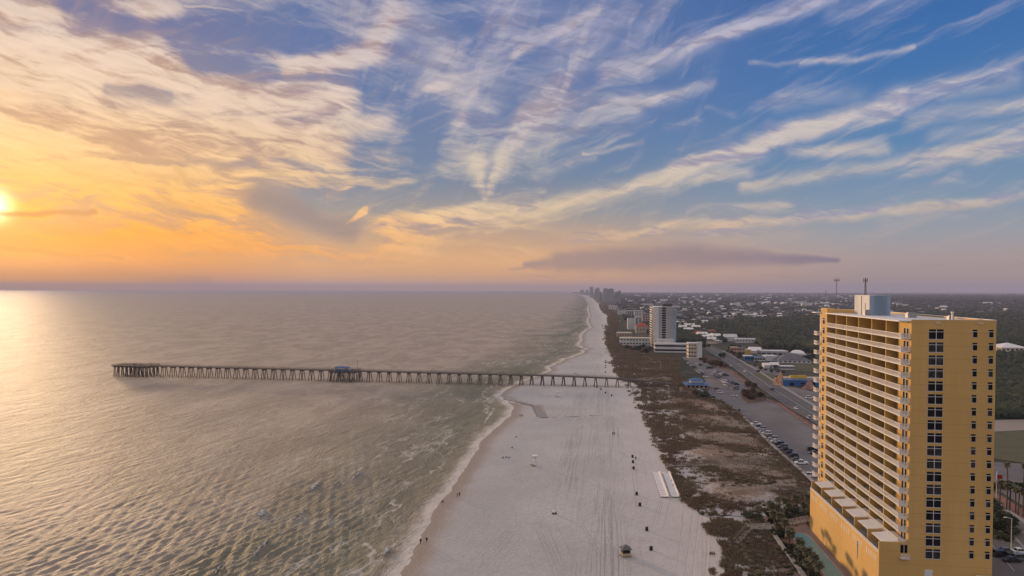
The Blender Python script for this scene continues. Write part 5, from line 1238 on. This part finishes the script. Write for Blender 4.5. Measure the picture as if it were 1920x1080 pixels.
# low town along the main road
for a in [(1360,1382,640,632,16,'small pale house among trees left of the long white-roofed school','white_wall','pale_roof','gable'),
          (1381,1430,643,636,18,'long pale building with bright roof edge before the forest','white_wall','pale_roof','flat',(9,1,2.2,1.5)),
          (1428,1477,670,659,18,'long white-roofed hall with dark opening beyond the parking canopies','grey_wall','pale_roof','flat',(5,1,4,2)),
          (1372,1386,665,652,14,'pink and orange shopfront among brown trees','pink','tan','flat',(3,2,1.6,1.6)),
          (1386,1397,664,653,12,'tan shop beside the yellow wall','tan','grey_roof','flat',(2,2,1.6,1.6)),
          (1397,1408,664,656,10,'small yellow painted shop','yellow_paint','pale_roof','flat'),
          (1408,1428,663,658,16,'shop with sloping white roof beside the yellow shop','white_wall','white','gable'),
          (1397,1412,676,668,12,'blue painted shop with flat roof','blue_paint','pale_roof','flat',(3,1,2,1.4)),
          (1415,1434,677,670,12,'shop with blue shaded front and white parapet','white_wall','blue_roof','flat',(4,1,2.2,1.8)),
          (1436,1458,677,668,14,'plain white shop wall beside the grey gabled house','white_wall','pale_roof','flat'),
          (1461,1519,681,676,22,'wide low house with grey shingle hip roof','white_wall','grey_roof','hip',(7,1,2,1.2)),
          (1433,1444,691,685,8,'white shed roof kiosk, left of two in the back lot','white_wall','white','gable'),
          (1447,1460,691,684,8,'white kiosk with curved bright roof, right of two in the back lot','white_wall','white','gable'),
          (1464,1489,693,687,7,'long low white kiosk row with openings behind the blue building','white','white','flat',(6,1,1.8,1.4)),
          (1322,1342,641,634,14,'pink roofed low shop row by the far road','pink','red_roof','flat',(5,1,2,1.6)),
          (1300,1322,632,626,16,'low red-roofed plaza in the distance, larger one','tan','red_roof','hip'),
          (1330,1345,628,622,16,'low red-roofed plaza in the distance, smaller one','tan','red_roof','hip')]:
    px0, px1, yb, yt, dep, lab, wl, rf, kd = a[:9]; bld(px0, px1, yb, yt, dep, lab, wl, rf, kd, a[9] if len(a) > 9 else None)
bld(1489, 1512, 673, 664, 20, 'round white domed hall beside the forest', 'white_wall', 'white', 'dome', (5, 1, 2.4, 1.8), 'domed_hall', 'building')
# long blue building with its rock-like orange and pink features
t, w, h, d = bld(1470, 1545, 724, 711, 14, 'long blue building with pale flat roof beside the main road', 'blue_paint', 'tan', 'flat', None, 'blue_building', 'building', rot=.05)
m = MB(); m.box(-w/2 - .2, w/2 + .2, -.3, 0 - .16, h - .9, h + .8); m.build('fascia', M['sky_paint'], t)
for i in range(4): m = MB(); x = -w/2 + 5 + i * 8; m.box(x, x + 3, -.08, .02, .2, 2.6); m.build('door', M['dark_glass'], t)
m = MB(); m.box(-w*.3, w*.1, 3, 5, h + .36, h + 2.4); m.build('roof_sign', M['yellow_paint'], t)
def rock(px, pyb, w, hh, mat, label, seed, cat='rock feature'):
    p = at(px, pyb, .7); v, f = ico(4); rg = np.random.default_rng(seed); out = []
    for q in v:
        n_ = mnoise.noise(Vector(q * 1.6) + Vector((seed, 0, 0))) * .45 + mnoise.noise(Vector(q * 5) + Vector((seed, 0, 0))) * .18
        s = (1 + n_); zz = max(q[2] * s, -.12); k = 1 - .55 * max(0, zz); out.append((q[0] * s * w * k, q[1] * s * w * .7 * k, zz * hh))
    m = MB(); m.add(out, [tuple(int(i) for i in g) for g in f]); o = m.build('rock_feature', mat, loc=(p.x, p.y, .8)); tag(o, label, cat)
rock(1462, 722, 5.5, 9, pm('orange rock', (.50, .17, .05), .9, .25, .3, (.55, .42, .30)), 'orange and white artificial rock at the corner of the blue building', 3)
rock(1517, 729, 4.2, 6.5, pm('pink rock', (.48, .27, .21), .9, .2, .5), 'pink artificial rock mound in front of the blue building', 8)
bld(1880, 1925, 660, 652, 30, 'cream building standing in a clearing of the forest behind the tower', 'cream', 'white', 'hip', (6, 1, 2.5, 1.8), rise=5)
# skyline along the far coast
SKY = [(1088,1095,553,544,'leftmost and faintest of the far skyline towers'), (1098.5,1103,554,543.5,'narrow tower second from the left in the far skyline'), (1105.5,1112.5,558,538.5,'tallest slim tower of the far skyline'), (1115,1117.5,561,542.5,'very narrow dark tower right of the tallest in the skyline'),
       (1117.8,1124,562,540.5,'slim pale tower with peaked top in the far skyline'), (1124.5,1128,562,548,'low stump block between two groups of skyline towers'), (1131,1141,567,541.5,'left half of the widest pair in the far skyline'), (1141.3,1151,567,542.2,'right half of the widest pair in the far skyline'), (1153,1157.5,569,548,'shorter slab left of the rightmost skyline tower'), (1157.8,1164,569,546.2,'rightmost tower of the far skyline')]
for x0, x1, yb, yt, lab in SKY:
    t, w, h, d = bld(x0, x1, yb, yt, 30, lab, 'grey_wall', 'grey_roof', 'flat', (3, 9, 4.5, 2.2), 'skyline_tower', 'tower', group='far skyline towers')
    m = MB(); m.box(-w*.25, w*.2, 6, 20, h + .35, h + 5); m.build('roof_house', M['grey_wall'], t)

# ---------------------------------------------------------------- lattice masts
def mast(px, pyb, pyt, w, label, arms=True):
    p = at(px, pyb, .6); top = atY(px, pyt, p.y).z; t = empty('radio_mast', (p.x, p.y, .6), 0, label, 'radio mast'); H = top - .6; m = MB(); n = int(H / (w * 1.4))
    C = [(w*.58*math.cos(a), w*.58*math.sin(a)) for a in (0, 2.094, 4.189)]
    for c in C: m.bar((*c, 0), (*c, H), w * .09, 4)
    for i in range(n):
        for k in range(3): m.bar((*C[k], i * H / n), (*C[(k + 1) % 3], (i + 1) * H / n), w * .05, 3)
    m.build('lattice', M['dark_metal'], t)
    if arms:
        m = MB(); m.bar((-w*2.6, 0, H*.93), (w*2.6, 0, H*.93), w*.25, 5)
        for x in (-2.6, -1.3, 1.3, 2.6): m.bar((w*x, 0, H*.90), (w*x, 0, H*.985), w*.22, 5)
        m.bar((0, 0, H), (0, 0, H*1.04), w*.1, 4); m.build('antenna', M['dark_metal'], t)
mast(1568, 576, 522, 4.2, 'tall lattice mast rising behind the left corner of the tower roof')
mast(1548, 565, 543.5, 4.2, 'smaller faint mast left of the tall lattice mast', False)
# ---------------------------------------------------------------- distant town: houses as things
def house_protos():
    P = []
    for nm, w, d, h, wl, rf, kd in [('house', 12, 9, 3.4, 'white_wall', 'grey_roof', 'gable'), ('house', 11, 10, 3.2, 'cream', 'brown_roof', 'hip'), ('house', 13, 9, 5.8, 'white_wall', 'white', 'gable'), ('house', 10, 9, 3.3, 'tan', 'pale_roof', 'hip'),
                                    ('warehouse', 34, 18, 6, 'white_wall', 'pale_roof', 'flat'), ('warehouse', 26, 14, 5, 'grey_wall', 'white', 'gable'), ('apartment_block', 24, 12, 10, 'white_wall', 'pale_roof', 'flat')]:
        t = empty(nm, (0, 0, 0)); m = MB(); m.box(-w/2, w/2, -d/2, d/2, 0, h); m.build('wall', M[wl], t); r = MB()
        if kd == 'gable': r.gable(-w/2, w/2, -d/2, d/2, h, h + d*.25)
        elif kd == 'hip': r.hip(-w/2, w/2, -d/2, d/2, h, h + d*.25)
        else: r.box(-w/2 - .1, w/2 + .1, -d/2 - .1, d/2 + .1, h, h + .4)
        r.build('roof', M[rf], t); P.append(t)
    return P
HP = house_protos()
HL = ['small white house with grey gabled roof in the distant town', 'small cream house with brown hipped roof in the distant town', 'white two-storey house with bright gabled roof in the distant town', 'small tan house with pale hipped roof in the distant town',
      'long white warehouse with pale flat roof in the distant town', 'grey shed with bright gabled roof in the distant town', 'white three-storey flats with pale flat roof in the distant town']
FORESTS = [[(1318,612),(1345,606),(1400,601),(1470,597),(1560,594),(1560,668),(1520,662),(1500,652),(1478,656),(1440,655),(1400,632),(1350,630),(1322,622)],
           [(1640,556),(1930,556),(1930,568),(1640,566)], [(1560,592),(1700,588),(2350,590),(2350,655),(1930,650),(1560,655)], [(1600,662),(2450,664),(2450,800),(1930,788),(1800,780),(1690,740),(1610,690)]]
used = {i: False for i in range(len(HP))}
def place_house(i, px, py, s=1.):
    o = HP[i] if not used[i] else copy_tree(HP[i]); used[i] = True
    q = at(px, py, .6); o.location = (q.x, q.y, .6); o.rotation_euler.z = COAST + rgh.choice([0, math.pi/2]) + rgh.uniform(-.25, .25); o.scale = (s, s, min(s, 1.3))
    o['label'] = HL[i]; o['category'] = 'house' if i < 4 else 'building'; o['group'] = ['grey-roofed houses of the town', 'brown-roofed houses of the town', 'two-storey white houses of the town', 'pale-roofed houses of the town', 'warehouses of the town', 'sheds of the town', 'blocks of flats of the town'][i]
rgh = random.Random(21); n = 0
FA = [np.array(f, float) for f in FORESTS]
while n < 285:
    py = 554 + 90 * rgh.random() ** 1.7; xl = np.interp(py, [554, 575, 600, 640], [1180, 1172, 1212, 1330]); xr = 1925 if py < 590 else np.interp(py, [590, 600, 640], [1700, 1320, 1345]); px = rgh.uniform(xl, xr)
    if px > 1600 and rgh.random() < .6: continue
    P_ = np.array([[px, py]])
    if any(inside(P_, f)[0] for f in FA): continue
    q = at(px, py, .6); near_road = min((Vector((q.x, q.y)) - Vector(c)).length for c in offset_line(_rp, 0))
    if near_road < 16: continue
    far = q.y > 2600
    place_house(rgh.choice([4, 5, 6, 2, 4, 5]) if far and rgh.random() < .62 else rgh.choice([0, 1, 2, 3, 3, 2]), px, py, rgh.uniform(1.0, 1.9) if far else rgh.uniform(.9, 1.15)); n += 1
# the town running on past counting: pale roofs a pixel or two across
v, f = [], []
rg = np.random.default_rng(44); m = MB()
for _ in range(1100):
    py = 551.5 + 56 * rg.random() ** 1.5; xl = np.interp(py, [551, 575, 600, 640], [1172, 1176, 1216, 1330]); px = rg.uniform(xl, 1925)
    if px > 1640 and rg.random() < .7: continue
    if any(inside(np.array([[px, py]]), g)[0] for g in FA): continue
    q = at(px, py, .6); s = rg.uniform(5, 11) * (1 + (q.y > 3500) * rg.random() * 1.3); a = s * rg.uniform(.5, 1.); h = rg.uniform(3, 5); c, sn = math.cos(COAST + rg.normal(0, .3)), math.sin(COAST + rg.normal(0, .3))
    pts = [(q.x + x * c - y * sn, q.y + x * sn + y * c) for x, y in ((-s, -a), (s, -a), (s, a), (-s, a))]
    mid = [(q.x + x * c, q.y + x * sn) for x in (-s, s)]
    m.add([(*p, .5) for p in pts] + [(*p, h) for p in pts] + [(*mid[0], h + a * .35), (*mid[1], h + a * .35)], [(0,1,5,4),(1,2,6,5),(2,3,7,6),(3,0,4,7),(4,5,9,8),(6,7,8,9),(5,6,9),(7,4,8)])
mt, q_, b_ = new_mat('mixed town walls and roofs'); co = q_.new('ShaderNodeTexCoord').outputs['Object']
vo = q_.new('ShaderNodeTexVoronoi'); q_.put(vo.inputs['Vector'], q_.mapping(co, scale=(.012, .012, 0))); vo.inputs['Scale'].default_value = 1.; sp = q_.new('ShaderNodeSeparateColor'); q_.put(sp.inputs[0], vo.outputs['Color'])
q_.put(b_.inputs['Base Color'], q_.ramp(sp.outputs[0], [(0, (.06,.06,.07)), (.4, (.12,.10,.09)), (.62, (.20,.19,.18)), (.8, (.36,.35,.34)), (.92, (.6,.59,.58))], 'CONSTANT')); b_.inputs['Roughness'].default_value = .8
tag(m.build('town_houses', mt), kind='stuff')

# ---------------------------------------------------------------- woods
def foliage_mat(name, a, b_, c_, sc):
    m, q, b = new_mat(name); co = q.new('ShaderNodeTexCoord').outputs['Object']; n1 = q.noise(co, sc, 4, .6); n2 = q.noise(co, sc * 9, 3, .6)
    col = q.mix(q.maprange(n1, .35, .65), a, b_); col = q.mix(q.maprange(n2, .55, .75, 0, .8), col, c_); q.put(b.inputs['Base Color'], col)
    b.inputs['Roughness'].default_value = .9; b.inputs['Specular IOR Level'].default_value = .15; return m
M['wood'+'land'] = foliage_mat('woodland foliage', (.030, .041, .025), (.062, .068, .036), (.13, .105, .065), .02)
def crown(seed, sub=2):
    v, f = ico(sub); rg = np.random.default_rng(seed)
    out = []
    for q in v: out.append(q * (1 + .5 * mnoise.noise(Vector(q * 2.2) + Vector((seed * 7., 0, 0))) + rg.normal(0, .10)))
    v = np.array(out); v[:, 2] = v[:, 2] * .8 + .55; return v, f
CR2 = [crown(i) for i in range(8)]; CR1 = [crown(i, 1) for i in range(8)]
def wood_in(name, poly, n, smin, smax, protos, seed, mat='woodland'):
    rg = np.random.default_rng(seed); P = sample_px(n, poly, rg, .6)
    d = np.hypot(P[:, 0], P[:, 1]); s = rg.uniform(smin, smax, len(P)) * np.clip(d / 1500, 1, 5) ** .6; hz = s * rg.uniform(.9, 1.5, len(P)) / np.clip(d / 1500, 1, 5) ** .35
    return P, np.stack([s, s, hz], 1)
for i, (poly, n, a, b_, pr) in enumerate([(FORESTS[0], 5200, 2.6, 5.0, CR2), (FORESTS[1], 2500, 6, 10, CR1), (FORESTS[2], 8500, 3, 6, CR1), (FORESTS[3], 15000, 1.7, 3.6, CR1)]):
    P, S = wood_in('x', poly, n, a, b_, pr, 60 + i); scatter('woodland', pr, P, S, M['woodland'], seed=i)
def dune_shrubs():
    rg = np.random.default_rng(77); idx = rg.integers(0, len(DP), 9000); P = DP[idx] + rg.normal(0, 1.5, (9000, 2)); e = seg_dist(P, np.array(DUNE_IN))
    nz = np.array([mnoise.noise(Vector((x * .04, y * .04, 21))) for x, y in P]); ok = inside(P, DUNE) & (np.hypot(*P.T) < 1500) & ((nz > .22) | (e < 9) & (nz > -.25)); P = P[ok][:520]
    s = rg.uniform(.45, 1.25, len(P)) * np.clip(np.hypot(*P.T) / 450, 1, 2); scatter('dune_shrubs', CR1, np.stack([P[:, 0], P[:, 1], np.full(len(P), .8)], 1), np.stack([s, s, s * .75], 1), M['duneshrub'], seed=8)
M['duneshrub'] = foliage_mat('dune shrub foliage', (.06, .055, .032), (.10, .085, .048), (.15, .11, .07), .08)
dune_shrubs()
# trees between the houses all the way to the horizon
TP = []; rg = np.random.default_rng(91)
while len(TP) < 16000:
    py = 549.6 + 92 * rg.random() ** 1.9; xl = np.interp(py, [549, 575, 600, 640], [1130, 1158, 1172, 1240]); xr = 2300 if py < 605 else 1360; px = rg.uniform(xl, xr)
    q = at(px, py, .6)
    if py > 585 and min((Vector((q.x, q.y)) - Vector(c)).length for c in offset_line(_rp, 0)) < 14: continue
    TP.append((*q[:2], .6))
TP = np.array(TP); d = np.hypot(TP[:, 0], TP[:, 1]); s = rg.uniform(2.2, 4.4, len(TP)) * np.clip(d / 1400, 1, 7) ** .75; hz = rg.uniform(3, 5.5, len(TP)) * np.clip(d / 3000, 1, 1.6)
scatter('town_trees', CR1, TP, np.stack([s, s, hz], 1), M['woodland'], seed=5)

# ---------------------------------------------------------------- palms
def frond(L, az, el0, droop, w, rg):
    v = []; f = []; n = 7; ca, sa = math.cos(az), math.sin(az); x = z = 0.; e = el0; pts = []
    for i in range(n + 1): pts.append((x, z)); x += L / n * math.cos(e); z += L / n * math.sin(e); e -= droop / n
    for i in range(n):
        x0, z0 = pts[i]; x1, z1 = pts[i + 1]; ww = w * math.sin(math.pi * (i + .7) / (n + .6))
        for s in (-1, 1):
            k = len(v); tip = (x1 * 1.0 + ww * .35, s * ww, z1 - ww * .35 + rg.uniform(-.05, .05))
            tri = [(x0, 0, z0), (x1, 0, z1), tip, (x0 + ww * .15, s * ww * .75, z0 - ww * .3)]
            v += [(p[0] * ca - p[1] * sa, p[0] * sa + p[1] * ca, p[2]) for p in tri]; f.append((k, k + 1, k + 2)); f.append((k, k + 2, k + 3))
    return v, f
def palm_proto(seed, H, L, nfr, dead=4):
    rg = random.Random(seed); t = empty('palm_tree', (0, 0, 0)); m = MB(); bend = rg.uniform(-.5, .5); pts = []; rs = []
    for i in range(9):
        u = i / 8; pts.append((bend * u * u, bend * .5 * u, H * u - .1)); rs.append(.26 - .09 * u + (.03 if i % 2 else 0))
    m.tube(pts, rs, 8); m.build('trunk', M['bark'], t, True)
    c = MB()
    for i in range(nfr):
        a = i * 2.39996 + rg.uniform(-.2, .2); u = i / nfr; v, f = frond(L * rg.uniform(.85, 1.1), a, 1.35 - 1.75 * u, 1.3 + .5 * u, L * .30, rg); c.add([(x, y, z) for x, y, z in v], f)
    o = c.build('crown', M['palm_leaf'], t); o.location = (bend, bend * .5, H - .1)
    s = MB()
    for i in range(dead): a = i * 6.28 / dead; v, f = frond(L * .7, a, -.9, .6, L * .16, rg); s.add(v, f)
    o = s.build('dry_skirt', M['dry_leaf'], t); o.location = (bend, bend * .5, H - .2); return t
PP = [palm_proto(i, h, l, n_) for i, (h, l, n_) in enumerate([(6.5, 2.3, 34), (5.2, 2.1, 30), (7.6, 2.4, 36), (8.5, 1.7, 22)])]
pused = [False] * 4
def palm(px, py, k, label, s=1., group='palms beside the pool', z=.7):
    o = PP[k] if not pused[k] else copy_tree(PP[k]); pused[k] = True; q = at(px, py, z); o.location = (q.x, q.y, z); s = s * (.74 if k < 3 else 1); o.scale = (s, s, s); o.rotation_euler.z = rgh.uniform(0, 6.28)
    o['label'] = label; o['category'] = 'palm tree'; o['group'] = group
PALMS = [(1443,972,0,'palm with round head at the seaward end of the palms by the sand path'), (1450,974,1,'low palm second from the seaward end by the sand path'), (1459,973,1,'third palm from the seaward end by the sand path'), (1474,965,0,'dense palm just beyond the sand path bend, in line with the gate'),
         (1481,969,1,'small palm close behind the dense one beyond the sand path'), (1493,963,2,'taller palm between the dense palm and the tower wall'), (1507,968,1,'palm next to the tall one nearest the podium corner'), (1514,962,2,'palm nearest the far podium corner'), (1520,975,1,'small palm in front of the far podium corner'),
         (1452,992,0,'large palm right behind the wall top end'), (1462,1000,2,'palm leaning over the white fence of the gate'), (1470,1008,0,'palm halfway between the gate and the pool end'), (1459,1010,1,'low palm hugging the pale wall near its top'), (1480,1018,1,'palm beside the pool far end'),
         (1478,1036,2,'palm with thin trunk left of the pool, upper of a pair'), (1499,1048,0,'palm standing at the pool edge in the middle of its length'), (1504,1056,1,'low palm just in front of the mid-pool palm'), (1497,1066,0,'palm behind the lower end of the pale wall'), (1511,1072,2,'bushy palm nearest the viewer beside the pool, left one'),
         (1524,1078,0,'bushy palm nearest the viewer beside the pool, middle one'), (1537,1086,1,'bushy palm at the bottom edge beside the pool'), (1516,1090,0,'palm at the bottom edge behind the pale wall')]
for a in PALMS: palm(*a)
for x, y, s, l in [(1386,778,.75,'small palm at the dune edge of the parking lot entrance'), (1338,756,.7,'small palm by the white pickup near the pavilion'), (1435,752,.8,'palm on the corner of the shrub island by the road'), (1404,746,.6,'little palm inside the brown shrub island'), (1418,744,.7,'palm in the middle of the brown shrub island'), (1428,738,.7,'palm at the far side of the brown shrub island')]:
    palm(x, y, 1, l, s, 'palms around the parking lot')
for x, y, k, l in [(1889,912,3,'slim palm standing alone beyond the others behind the tower'), (1887,957,3,'left palm of the close pair behind the tower'), (1893,958,3,'right palm of the close pair behind the tower'), (1904,962,3,'tallest slim palm right of the close pair'), (1909,966,3,'short slim palm between the tallest and the frame edge'), (1919,915,3,'slim palm cut by the frame edge, farther one'), (1918,970,3,'slim palm cut by the frame edge, nearer one'), (1874,950,3,'slim palm half hidden by the tower corner')]:
    palm(x, y, k, l, 1., 'slim palms behind the tower')
# broadleaf and winter-brown trees with a trunk and a leafy crown
def leafy(seed, H, r, n, mat, cone=False):
    t = empty('tree', (0, 0, 0)); rg = np.random.default_rng(seed); m = MB(); m.tube([(0,0,-.1),(.05,0,H*.3),(0,.1,H*.6)], [.18,.13,.07], 6)
    for i in range(5): a = i * 1.3; m.bar((0,0,H*.35), (math.cos(a)*r*.6, math.sin(a)*r*.6, H*.62), .06, 5, .02)
    m.build('trunk', M['pine_bark'], t); P = rg.normal(0, 1, (n, 3)); P /= np.linalg.norm(P, axis=1)[:, None]; P *= rg.uniform(.45, 1., (n, 1)); lob = np.array([mnoise.noise(Vector(p * 2.)) for p in P]); P *= (1 + .6 * lob)[:, None]
    P = P * (r, r, H * .36) + (0, 0, H * .64); c = MB()
    for p in P:
        u = Vector(rg.normal(0, 1, 3)).normalized(); w = u.orthogonal().normalized(); s = rg.uniform(.18, .4); q = Vector(p)
        c.add([q - u * s - w * s * .5, q + u * s - w * s * .6, q + u * s * .8 + w * s * .6, q - u * s * .7 + w * s * .7], [(0,1,2,3)])
    c.build('crown', mat, t); return t
LT = [leafy(1, 5, 2.2, 900, M['leaf']), leafy(2, 3.6, 1.9, 700, M['dry_leaf']), leafy(3, 7.5, 3.2, 1200, M['leaf']), leafy(4, 2.0, 1.6, 600, M['leaf'])]
lused = [False] * 4
def tree(px, py, k, label, s=1., group=None, name=None, z=.7):
    o = LT[k] if not lused[k] else copy_tree(LT[k]); lused[k] = True; q = at(px, py, z); o.location = (q.x, q.y, z); o.scale = (s, s, s); o.rotation_euler.z = rgh.uniform(0, 6.28)
    o['label'] = label; o['category'] = 'shrub' if k == 3 else 'tree'; o['group'] = group or 'trees of the shore town'
    if name: o.name = name
def ring(poly, n, k, lab, group, s0=.8, s1=1.2):
    P = sample_px(n, poly, np.random.default_rng(len(lab)), .7)
    for p in P:
        kk = k if isinstance(k, int) else rgh.choice(k); o = LT[kk] if not lused[kk] else copy_tree(LT[kk]); lused[kk] = True; s = rgh.uniform(s0, s1); o.location = p; o.scale = (s, s, s * rgh.uniform(.85, 1.15)); o.rotation_euler.z = rgh.uniform(0, 6.28)
        o['label'] = lab[kk] if isinstance(lab, dict) else lab; o['category'] = 'shrub' if kk == 3 else 'tree'; o['group'] = group
ring([(1388,738),(1432,734),(1436,747),(1402,752)], 22, 1, 'winter-brown shrub tree crowded into the island beside the road', 'brown trees of the lot island', .6, 1.0)
ring([(1300,668),(1340,678),(1362,690),(1345,692),(1318,682)], 20, 1, 'winter-brown tree on the far bank between block and lot', 'brown trees between the cream block and the lot', .8, 1.2)
ring([(1398,718),(1416,724),(1412,732),(1396,724)], 8, {0: 1, 1: 1}.get(0), 'brown tree in the strip along the main road', 'brown trees of the roadside strip', .7, 1.)
ring([(1362,650),(1396,648),(1398,676),(1366,676)], 16, [1, 0], {1: 'winter-brown tree around the pink shopfront', 0: 'green tree around the pink shopfront'}, 'trees around the pink shopfront')
ring([(1300,739),(1326,744),(1334,752),(1306,748)], 9, [3, 0], {3: 'low green shrub beside the pavilion parking', 0: 'green tree beside the pavilion parking'}, 'greenery beside the pavilion parking', .7, 1.)
ring([(1312,640),(1338,656),(1366,676),(1358,678),(1330,662),(1308,648)], 16, 0, 'round green tree in the row along the far side of the road', 'trees in the row along the road', .9, 1.3)
ring([(1170,655),(1222,650),(1226,664),(1180,664)], 16, [0, 1], {0: 'green tree before the long motel', 1: 'brown tree before the long motel'}, 'trees before the motel', .9, 1.3)
ring([(1470,657),(1530,662),(1535,680),(1515,678),(1480,668)], 16, [2, 0], {2: 'large green tree near the domed hall', 0: 'smaller green tree near the domed hall'}, 'trees near the domed hall', .9, 1.2)
ring([(1410,676),(1465,694),(1470,702),(1420,700)], 12, [0, 3], {0: 'small green tree in the back lot', 3: 'low shrub in the back lot'}, 'greenery of the back lot', .6, 1.)
ring([(1446,990),(1476,1010),(1530,1088),(1516,1092),(1470,1030)], 26, 3, 'low dark shrub in the bed behind the pale wall', 'shrubs behind the pale wall', .7, 1.2)
ring([(1400,968),(1500,958),(1520,972),(1470,982),(1410,984)], 20, 3, 'low olive shrub by the sand path under the palms', 'shrubs by the sand path', .6, 1.2)
ring([(1855,960),(1905,985),(1915,1020),(1870,1010)], 14, [0, 3], {0: 'dark tree in the bed behind the tower', 3: 'dark shrub in the bed behind the tower'}, 'greenery behind the tower', .8, 1.1)
ring([(1855,908),(1925,912),(1925,922),(1855,918)], 12, 3, 'low shrub in the hedge line beyond the slim palms', 'shrubs beyond the slim palms', .8, 1.1)

# ---------------------------------------------------------------- lamp posts, flagpole, signs
def street_lamp(px, py, H, label, both=False, mat='steel', z=.75):
    q = at(px, py, z); t = empty('street_lamp', (q.x, q.y, z), COAST, label, 'street lamp'); m = MB(); m.bar((0,0,0),(0,0,H), .12, 7, .07); m.build('pole', M[mat], t)
    for s in ((-1, 1) if both else (-1,)):
        m = MB(); m.bar((0,0,H-.1),(s*1.6,0,H+.15), .06, 5); m.build('arm', M[mat], t); m = MB(); m.box(min(s*1.2,s*2.1),max(s*1.2,s*2.1),-.16,.16,H+.08,H+.24); m.build('lamp_head', M[mat], t)
street_lamp(1896, 1030, 9, 'white street lamp beside the parked cars behind the tower', mat='white')
street_lamp(1254, 748, 9, 'pale pole standing alone in the dunes near the pier root', mat='white')
street_lamp(1239, 696, 9, 'pale pole standing in the dunes beyond the pier root', mat='white')
street_lamp(1508, 746, 9, 'lamp post in the lot before the blue building')
street_lamp(1485, 716, 10, 'lamp post before the roof of the blue building')
street_lamp(1428, 691, 10, 'lamp post by the kiosks of the back lot')
street_lamp(1480, 660, 12, 'lamp post by the long white-roofed hall')
q = at(1868, 948, .7); t = empty('flagpole', (q.x, q.y, .7), 0, 'white flagpole with red flag at the tower corner', 'flagpole'); m = MB(); H = atY(1868, 884, q.y).z - .7; m.bar((0,0,0),(0,0,H), .16, 7, .1); m.build('pole', M['white'], t)
m = MB(); 
for i in range(6):
    x0, x1 = .12 + i * .32, .12 + (i + 1) * .32; y0, y1 = .12 * math.sin(i * 1.1), .12 * math.sin((i + 1) * 1.1); m.add([(x0,y0,H-2.6),(x1,y1,H-2.6),(x1,y1,H-1.2),(x0,y0,H-1.2),(x0,y0+.02,H-2.6),(x1,y1+.02,H-2.6),(x1,y1+.02,H-1.2),(x0,y0+.02,H-1.2)], [(0,1,2,3),(5,4,7,6),(3,2,6,7),(0,4,5,1)])
m.build('flag', M['car_red'], t)
# ---------------------------------------------------------------- sea air
def build_haze():
    m = bpy.data.materials.new('sea haze'); m.use_nodes = True; t = m.node_tree; t.nodes.clear()
    q = NT(t); o = q.new('ShaderNodeOutputMaterial'); v = q.new('ShaderNodeVolumePrincipled')
    v.inputs['Color'].default_value = (.56, .61, .88, 1); v.inputs['Density'].default_value = HAZE; v.inputs['Anisotropy'].default_value = .0
    t.links.new(v.outputs[0], o.inputs['Volume'])
    b = MB(); b.box(-16500, 16500, -16500, 16500, -3.5, 150)
    h = b.build('haze', m); tag(h, kind='stuff')
HAZE = 7.5e-5
build_haze()
